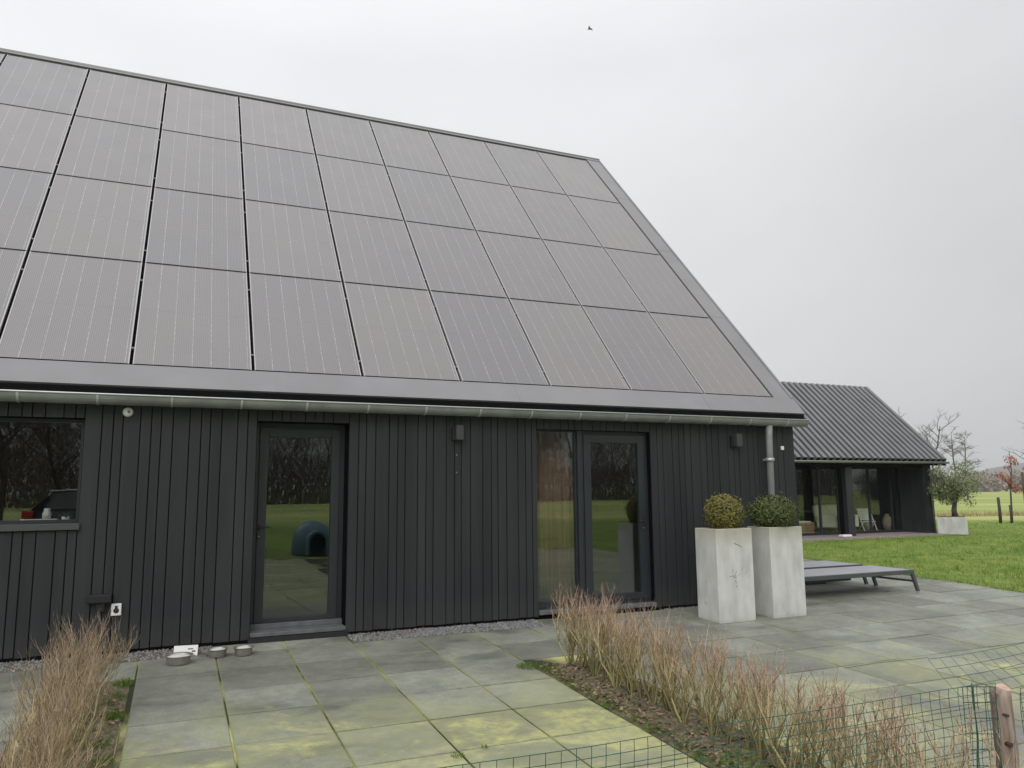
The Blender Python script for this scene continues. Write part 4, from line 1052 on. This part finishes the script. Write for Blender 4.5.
# staked young tree with russet leaves
e = empty('young_tree', (35.9, 15.0, 0), 'young staked tree with russet red leaves, far right on the lawn', 'tree')
r = random.Random(62); b = MB(); b.tube([(0, 0, 0), (.1, 0, 1.5), (.3, 0, 2.4), (.25, 0, 3.3)], [.05, .04, .03, .015], 6)
br = [((.1, 0, 1.6), (-.55, .1, 2.25)), ((.2, 0, 1.9), (.75, -.1, 1.7)), ((.25, 0, 2.2), (-.1, 0, 2.6)), ((.2, 0, 1.4), (.6, .1, 1.45)), ((.28, 0, 2.6), (.6, 0, 2.9))]
for p, q in br: b.tube([p, ((p[0] + q[0]) / 2, 0, (p[2] + q[2]) / 2 + .08), q], [.02, .014, .006], 5)
b.build('trunk', M['bark'], e); b = MB()
for c, q, n in (((-.5, 0, 2.15), .27, 70), ((-.15, 0, 1.95), .3, 70), ((.25, 0, 1.7), .32, 80), ((.6, 0, 1.5), .3, 70), ((.3, 0, 2.95), .32, 80), ((.55, 0, 2.75), .22, 50), ((.05, 0, 2.55), .2, 30)):
    leafy(b, r, c, q, n, .075, .7, .1)
b.build('crown', M['red_leaf'], e)
for (x, y, h, q, m, lab) in ((34.8, 14.8, 1.15, .07, 'darkpost', 'thick dark fence post, left of the staked tree'), (35.05, 14.45, .8, .055, 'darkpost', 'short dark fence post leaning left of the staked tree'),
                        (36.0, 14.2, 1.9, .075, 'darkpost', 'tall dark stake close to the staked young tree'), (35.45, 14.0, 2.3, .06, 'bark_back', 'tall brown tree stake beside the russet tree')):
    b = MB(); b.tube([(0, 0, -.05), (.02, .01, h * .5), (-.02, 0, h)], [q, q * .95, q * .9], 7); b.build('fence_post', M[m], loc=(x, y, 0), label=lab, cat='post')
# dark compost heap by the stakes
b = MB(); r = random.Random(5); leafy(b, r, (0, 0, .3), .5, 500, .06, .8, .1); b.build('small_shrub', M['woodmass'], loc=(36.3, 13.8, 0), label='low grey twiggy shrub at the foot of the stakes', cat='shrub')

def bare_tree(seed, H, spread, levels=4, k0=6, rad=.16, upright=.35, fork=None, sides=4):
    r = random.Random(seed); b = MB()
    def grow(p, d, ln, rd, lv):
        n = 4; pts = [p.copy()]; q = p.copy(); dd = d.copy()
        for i in range(n):
            dd = (dd + Vector((r.gauss(0, .12), r.gauss(0, .12), r.gauss(0, .08) + upright * .15))).normalized(); q = q + dd * ln / n; pts.append(q.copy())
        b.tube(pts, [rd * (1 - .65 * i / n) for i in range(n + 1)], sides if lv < 2 else 3, cap=False)
        if lv >= levels: return
        c = k0 if lv == 0 else (4 if lv < 3 else 3)
        for i in range(c):
            t = (.32 + .68 * (i + r.random()) / c) if lv == 0 else (.25 + .75 * (i + r.random()) / c); f = t * n; a = int(min(f, n - 1)); pp = pts[a].lerp(pts[a + 1], f - a)
            an_ = r.uniform(0, 6.28); o = Vector((math.cos(an_), math.sin(an_), upright + r.uniform(-.1, .3))).normalized()
            grow(pp, (dd * .45 + o * spread).normalized(), ln * r.uniform(.38, .58) * (1.15 - .5 * t), rd * (.55 - .2 * t), lv + 1)
    if fork:
        for f in range(fork): grow(Vector((f * .9 - .4, f * .3, 0)), Vector((f * .1 - .05, 0, 1)), H * (1 - .1 * f), rad, 0)
    else: grow(Vector((0, 0, -.1)), Vector((0, 0, 1)), H, rad, 0)
    return b
def slim_tree(seed, H):
    r = random.Random(seed); b = MB()
    for (fx, lean, hh) in ((-.9, -.3, H), (.9, .5, H * .93)):
        pts = [Vector((fx + lean * t * t + .12 * math.sin(t * 9 + fx), 0, hh * t)) for t in (0, .2, .4, .6, .8, 1)]
        b.tube(pts, [.15, .13, .11, .09, .06, .02], 5, cap=False)
        for k in range(26):
            t = .38 + .62 * r.random(); i = min(int(t * 5), 4); p = pts[i].lerp(pts[i + 1], t * 5 - i); a = r.uniform(0, 6.28); ln = (1.25 - t * .7) * r.uniform(1.2, 2.3)
            q = p + Vector((math.cos(a) * ln, math.sin(a) * ln, r.uniform(.3, 1.1))); b.tube([p, p.lerp(q, .5) + Vector((0, 0, .08)), q], [.035, .022, .01], 3, cap=False)
            for m in range(16):
                s_ = p.lerp(q, r.uniform(.45, 1)); e_ = s_ + Vector((r.gauss(0, .32), r.gauss(0, .32), r.uniform(-.05, .4))); b.tube([s_, e_], [.014, .009], 3, cap=False)
    return b
def dup(o, loc, rz, sc, lab=None):
    c = copy_tree(o); c.location = loc; c.rotation_euler = (0, 0, rz); c.scale = (sc, sc, sc)
    if lab: c['label'] = lab
    return c
def tree_thing(b, crown, loc, label, m, g=None, rz=0, leaf=None):
    o = b.build('bare_tree', m, loc=loc, label=label, cat='tree', group=g); o.rotation_euler = (0, 0, rz); return o
tree_thing(slim_tree(71, 8.7), None, (93.4, 60, 0), 'thin bare tree with two trunks above the olive tree', M['bark_far'])
tree_thing(bare_tree(72, 8.3, .95, 5, 10, .14, .25, sides=3), None, (72.6, 48, 0), 'broad bare tree rising behind the right end of the annex roof', M['bark_far'])
tree_thing(bare_tree(73, 8.3, .95, 5, 10, .13, .25, sides=3), None, (69.0, 49, 0), 'bare tree half hidden behind the annex roof slope', M['bark_far'])
tree_thing(bare_tree(74, 9.2, .85, 4, 9, .16, .2), None, (105.8, 58, 0), 'bare tree cut by the right edge of the photo', M['bark_far'])
# distant wood along the far edge of the field
b = MB(); r = random.Random(81)
for i in range(560):
    t = r.random(); x = 190 + t * 330 + r.uniform(-12, 12); y = 215 - t * 120 + r.uniform(-8, 8); h = r.uniform(4.5, 8.0) * (1.0 + .25 * math.sin(t * 23))
    for k in range(34):
        a = r.uniform(0, 6.28); q = r.uniform(0, 3.2); px = x + math.cos(a) * q; py = y + math.sin(a) * q; z = h * r.random() ** 1.4 ; w = r.uniform(.25, .8)
        b.add([(px - w, py, z), (px + w * .3, py - w * .7, z + r.uniform(-.3, .3)), (px + w, py, z + w * r.uniform(.3, 1.4)), (px, py + w * .5, z + w * r.uniform(.8, 2))], [(0, 1, 2), (0, 2, 3), (0, 1, 3)])
b.build('distant_wood', M['woodmass'], kind='stuff', label='low brown winter wood along the far edge of the field')
# wooded hill
b = MB(); n = 40; cx, cy = 1095, 706; ux, uy = .554, -.832
for i in range(n + 1):
    t = i / n * 2 - 1; h = 30 * math.exp(-(t * 2.2) ** 2) + 9 * math.exp(-((t - .35) * 3.2) ** 2) + 2.5 * math.exp(-(t*1.2) ** 2) + .5 * math.sin(i * 1.3)
    X = cx + ux * t * 210; Y = cy + uy * t * 210
    for (k, f) in ((-60, 0), (-30, .75), (0, 1), (60, .8), (150, 0)): b.v.append((X + k * .87, Y + k * .48, h * f - .05))
for i in range(n):
    for k in range(4): a = i * 5 + k; b.f.append((a, a + 1, a + 6, a + 5)); b.m.append(0); b.sm.append(True)
b.build('hill', M['hillmat'], kind='structure')

# ------------------------------------------------------------------ what the windows mirror: meadow trees, dog house, car
gT = 'bare trees across the meadow, mirrored in the windows'; LT = 'tall bare tree across the meadow, seen mirrored in the house windows'
pr = [bare_tree(90, 8.2, .9, 5, 10, .15, .3, sides=3), bare_tree(91, 7.4, 1.0, 5, 11, .13, .2, sides=3), bare_tree(92, 8.8, .8, 5, 11, .15, .35, sides=3)]
r = random.Random(98)
for q in pr:
    hh = max(v[2] for v in q.v) * .95
    for _ in range(5200):
        t = r.random(); z = hh * (.18 + .82 * t); rad = 2.6 * math.sin(math.pi * min(1, .15 + t * .82)) ** .7; a = r.uniform(0, 6.28); d = rad * math.sqrt(r.random())
        x0 = d * math.cos(a); y0 = d * math.sin(a); l = r.uniform(.25, .6); w = r.uniform(.008, .022); dx = r.uniform(-.7, .7) * l; o = len(q.v)
        q.v += [(x0 - w, y0, z), (x0 + w, y0, z), (x0 + dx, y0 + r.uniform(-.3, .3) * l, z + l * .8)]; q.f.append((o, o + 1, o + 2)); q.m.append(0); q.sm.append(False)
fo = []; r = random.Random(99); x = -26; n = 0
x = -52
while x < 140:
    k = n % 3; y = -104 + r.uniform(-5, 5); sc_ = r.uniform(1.35, 1.75)
    if len(fo) <= k: o = pr[k].build('bare_tree', M['bark_back'], label=LT, cat='tree', group=gT); fo.append(o)
    else: o = fo[k].copy(); COL.objects.link(o)
    o.location = (x, y, .03); o.rotation_euler = (0, 0, r.uniform(0, 6.28)); o.scale = (sc_, sc_, sc_ * r.uniform(.85, 1.1)); x += r.uniform(3.0, 4.6); n += 1
for (x, y, k) in ((-14, -33, 0), (-11.6, -31, 1), (-9.4, -34, 2), (-7.2, -31.5, 0), (-5.2, -34, 1), (-3.0, -32, 2), (-16.5, -31, 1)):
    o = fo[k].copy(); COL.objects.link(o); o['label'] = 'darker nearer bare tree behind the parked car, seen mirrored in the wide window'; o['group'] = 'nearer bare trees behind the parked car'; o.location = (x, y, .03); o.rotation_euler = (0, 0, x); o.scale = (1.1, 1.1, 1.0)
b = MB()
for i in range(26000):
    t = r.random(); px = -70 + t * 215; py = -108 + r.uniform(-2.5, 2.5); hm = 4.6 + 1.2 * math.sin(t * 37) + .6 * math.sin(t * 91)
    z = (hm + 1.6) * r.random() ** 1.6; l = r.uniform(.5, 1.6); w = r.uniform(.04, .16); dx = r.uniform(-.5, .5) * l
    b.add([(px - w, py, z), (px + w, py + .02, z), (px + dx, py + r.uniform(-.2, .2), z + l)], [(0, 1, 2)])
b.build('thicket', M['woodmass'], kind='stuff', label='dark bramble thicket under the trees across the meadow')
# igloo dog house
e = empty('dog_house', (3.72, -13.6, gz(-13.6)), 'teal plastic igloo dog house on the patio edge, mirrored in the single door', 'dog house', rz=R(-3))
b = MB(); prof = [(.58, 0), (.60, .05)]
for k in range(0, 10):
    t = math.pi / 2 * k / 9; prof += [(.60 * math.cos(t), .32 + .62 * math.sin(t)), ]
b.lathe(prof, 32); b.build('dome', M['teal'], e)
b = MB(); arch_o = []; arch_i = []
for k in range(13):
    t = math.pi * k / 12; arch_o.append((.30 * math.cos(t), .38 + .30 * math.sin(t))); arch_i.append((.235 * math.cos(t), .36 + .25 * math.sin(t)))
arch_o = [(.30, 0)] + arch_o + [(-.30, 0)]; arch_i = [(.235, .02)] + arch_i + [(-.235, .02)]
n = len(arch_o); vs = [(x, .42, z) for x, z in arch_o] + [(x, .86, z) for x, z in arch_o] + [(x, .86, z) for x, z in arch_i] + [(x, .63, z) for x, z in arch_i]
fs = []
for s_ in (0, 1, 2):
    for k in range(n - 1): fs.append((s_ * n + k, s_ * n + k + 1, (s_ + 1) * n + k + 1, (s_ + 1) * n + k))
b.add(vs, fs); b.build('entrance_tunnel', M['teal'], e)
b = MB(); b.add([(x, .635, z) for x, z in arch_i], [tuple(range(n))]); b.add([(x, .64, z) for x, z in arch_i], [tuple(range(n))]); b.build('opening_shade', M['backing'], e)  # near-black sheet stands for the shade inside the dome
# parked car
car = empty('parked_car', (-2.3, -17.2, gz(-17.2)), 'dark hatchback parked behind the viewer, mirrored in the wide window', 'car', rz=R(14)); car.scale = (1.15, 1.15, 1.15); car.location = (-1.35, -15.7, gz(-15.7) + .06)
b = MB()
side = [(-1.98, .38), (-2.02, .62), (-1.95, .98), (-1.80, 1.12), (-1.42, 1.46), (-.9, 1.60), (.1, 1.60), (.75, 1.48), (1.25, 1.08), (1.85, .94), (2.05, .75), (2.05, .40)]
half = []
def ring_car(w, inset):
    out = []
    for (x, z) in side:
        ww = w - (max(0, z - .95) * .38) - inset; out.append((x, ww, z))
    return out
lft = ring_car(.86, 0); rgt = [(x, -y, z) for x, y, z in lft]; cl = [(x, 0, z + (.02 if z > 1 else 0)) for x, y, z in lft]; n = len(side)
b.v = lft + cl + rgt
for k in range(n - 1):
    b.f += [(k, k + 1, n + k + 1, n + k), (n + k, n + k + 1, 2 * n + k + 1, 2 * n + k)]; b.m += [0, 0]; b.sm += [False, False]
b.f += [(0, n, 2 * n, 3 * n - 1, 2 * n - 1, n - 1)]; b.m.append(0); b.sm.append(False)
b.f += [tuple(range(n))[::-1], tuple(range(2 * n, 3 * n))]; b.m += [0, 0]; b.sm += [False, False]
b.build('body', M['carpaint'], car)
for s_ in (-1, 1):
    b = MB(); pts = [(-1.55, 1.06), (-1.32, 1.40), (-.88, 1.52), (.08, 1.52), (.62, 1.40), (1.0, 1.06)]
    b.add([(x, s_ * (.865 - max(0, z - .95) * .38 + .006), z) for x, z in pts], [tuple(range(6)) if s_ < 0 else tuple(range(6))[::-1]]); b.build('side_window', M['carglass'], car)
    b = MB(); b.tube([(-1.5, s_ * .70, 1.49), (.6, s_ * .68, 1.60)], .018, 6); b.build('roof_rail', M['rim'], car)
    b = MB(); b.box(-2.03, -1.80, s_ * .84 - .06, s_ * .84 + .045, .86, 1.04, 0, .02); b.build('tail_light', M['redlens'], car)
    b = MB(); b.box(1.85, 2.04, s_ * .68 - .12, s_ * .68 + .12, .66, .82, 0, .02); b.build('headlight', M['carglass'], car)
    for xw in (-1.28, 1.32):
        w = MB(); w.tube([(xw, s_ * .68, .32), (xw, s_ * .885, .32)], .32, 24); wo = w.build('wheel', M['tyre'], car)
        w = MB(); w.tube([(xw, s_ * .87, .32), (xw, s_ * .893, .32)], .20, 20); w.build('rim', M['rim'], wo)
b = MB(); b.add([(-1.80, -.70, 1.14), (-1.80, .70, 1.14), (-1.47, .58, 1.44), (-1.47, -.58, 1.44)], [(0, 1, 2, 3)], 0, False, Matrix.Translation((-.012, 0, .008))); b.build('rear_window', M['carglass'], car)
b = MB(); b.box(-2.04, -2.015, -.26, .26, .62, .73); b.build('number_plate', M['white'], car)

# bird in the sky
D = 42.0
e = empty('bird', (0.46557 * D / 1.106, -9.216 + .80833 * D / 1.106, 1.62488 + .59406 * D / 1.106), 'tiny dark bird flying high in the grey sky', 'bird', rz=R(40))
b = MB(); b.tube([(0, -.13, -.02), (0, -.05, 0), (0, .06, .01), (0, .13, .02)], [.005, .025, .03, .012], 8); b.build('body', M['bird'], e)
for s_ in (-1, 1):
    b = MB(); P3 = [(0, -.03, .01), (s_ * .12, -.02, .07), (s_ * .25, -.07, .03), (s_ * .11, .045, .06), (0, .05, .012)]
    b.add(P3 + [(x, y, z - .006) for x, y, z in P3], [(0, 1, 3, 4), (1, 2, 3), (9, 8, 6, 5), (8, 7, 6), (0, 5, 6, 1), (1, 6, 7, 2), (2, 7, 8, 3), (3, 8, 9, 4)]); b.build('wing', M['bird'], e)

hz = MB(); hz.box(-2590, 2590, -2590, 2590, -1.4, 47)
hm_ = bpy.data.materials.new('pale_haze'); hm_.use_nodes = True; N = hm_.node_tree.nodes; N.clear(); o_ = N.new('ShaderNodeOutputMaterial'); pv = N.new('ShaderNodeVolumePrincipled')
val(pv.inputs['Color'], (.93, .95, .97, 1)); val(pv.inputs['Density'], .00042); hm_.node_tree.links.new(pv.outputs[0], o_.inputs['Volume'])
hz.build('haze', hm_, kind='stuff')
# ------------------------------------------------------------------ world, sun, camera
w = bpy.data.worlds.new('World'); scene.world = w; w.use_nodes = True; N = w.node_tree.nodes; L = w.node_tree.links; N.clear()
out = N.new('ShaderNodeOutputWorld'); add = N.new('ShaderNodeAddShader'); b1 = N.new('ShaderNodeBackground'); b2 = N.new('ShaderNodeBackground')
sky = N.new('ShaderNodeTexSky'); sky.sky_type = 'NISHITA'; sky.sun_disc = False; SUN_EL, SUN_AZ = R(38), R(215)
sky.sun_elevation = SUN_EL; sky.sun_rotation = SUN_AZ; sky.dust_density = 4.0
hs = N.new('ShaderNodeHueSaturation'); val(hs.inputs['Saturation'], .25); L.new(sky.outputs[0], hs.inputs['Color']); L.new(hs.outputs[0], b1.inputs['Color']); val(b1.inputs['Strength'], .012)
tc = N.new('ShaderNodeTexCoord'); sp = N.new('ShaderNodeSeparateXYZ'); L.new(tc.outputs['Generated'], sp.inputs[0])
gr = N.new('ShaderNodeValToRGB'); e_ = gr.color_ramp.elements
e_[0].position = 0.0; e_[0].color = (.60, .61, .615, 1); e_[1].position = 1.0; e_[1].color = (1.35, 1.36, 1.38, 1)
for p_, c_ in ((.12, (.63, .64, .645, 1)), (.5, (.76, .765, .78, 1)), (.7, (1.0, 1.0, 1.02, 1))): k = e_.new(p_); k.color = c_
L.new(sp.outputs[2], gr.inputs['Fac'])
mp = N.new('ShaderNodeMapping'); L.new(tc.outputs['Generated'], mp.inputs[0]); mp.inputs['Scale'].default_value = (1, 1, 2.2)
nz = N.new('ShaderNodeTexNoise'); val(nz.inputs['Scale'], 1.7); val(nz.inputs['Detail'], 5); val(nz.inputs['Roughness'], .5); L.new(mp.outputs[0], nz.inputs['Vector'])
mr = N.new('ShaderNodeMapRange'); mr.inputs[1].default_value = .3; mr.inputs[2].default_value = .7; mr.inputs[3].default_value = .93; mr.inputs[4].default_value = 1.07; L.new(nz.outputs['Fac'], mr.inputs[0])
# the cloud is a little brighter towards the left of the barn
dt = N.new('ShaderNodeVectorMath'); dt.operation = 'DOT_PRODUCT'; L.new(tc.outputs['Generated'], dt.inputs[0]); dt.inputs[1].default_value = (-.85, .45, .25)
m2 = N.new('ShaderNodeMapRange'); m2.inputs[1].default_value = -.6; m2.inputs[2].default_value = .8; m2.inputs[3].default_value = .82; m2.inputs[4].default_value = 1.10; L.new(dt.outputs['Value'], m2.inputs[0])
vm = N.new('ShaderNodeVectorMath'); vm.operation = 'SCALE'; L.new(gr.outputs[0], vm.inputs[0]); L.new(math_node(N, L, 'MULTIPLY', mr.outputs[0], m2.outputs[0]), vm.inputs['Scale'])
L.new(vm.outputs[0], b2.inputs['Color']); val(b2.inputs['Strength'], 1.0)
L.new(b1.outputs[0], add.inputs[0]); L.new(b2.outputs[0], add.inputs[1]); L.new(add.outputs[0], out.inputs[0])
sd = bpy.data.lights.new('sun', 'SUN'); sd.energy = .9; sd.angle = R(28); sd.color = (1, .98, .95); so = bpy.data.objects.new('sun', sd); COL.objects.link(so)
dv = Vector((math.sin(SUN_AZ) * math.cos(SUN_EL), math.cos(SUN_AZ) * math.cos(SUN_EL), math.sin(SUN_EL)))
so.rotation_euler = dv.to_track_quat('Z', 'Y').to_euler(); so.location = (0, -30, 30)

cam = bpy.data.cameras.new('camera'); co = bpy.data.objects.new('camera', cam); COL.objects.link(co); scene.camera = co
F, YAW, PIT, ROL = 769.573, .4093083, .1385325, -.0088161
f = Vector((math.sin(YAW) * math.cos(PIT), math.cos(YAW) * math.cos(PIT), math.sin(PIT))); rr_ = Vector((math.cos(YAW), -math.sin(YAW), 0)); u = rr_.cross(f)
r2 = rr_ * math.cos(ROL) + u * math.sin(ROL); u2 = -rr_ * math.sin(ROL) + u * math.cos(ROL)
mw = Matrix(((r2.x, u2.x, -f.x, 0), (r2.y, u2.y, -f.y, -9.216), (r2.z, u2.z, -f.z, 1.62488), (0, 0, 0, 1)))
co.matrix_world = mw; cam.sensor_width = 36; cam.lens = F / 1024 * 36; cam.clip_start = .05; cam.clip_end = 6000
vs = scene.view_settings; vs.view_transform = 'Standard'; vs.look = 'None'; vs.exposure = 0.12; vs.gamma = 1.0; vs.use_curve_mapping = False
try:
    scene.cycles.max_bounces = 6; scene.cycles.transparent_max_bounces = 12; scene.cycles.use_denoising = True
except Exception: pass
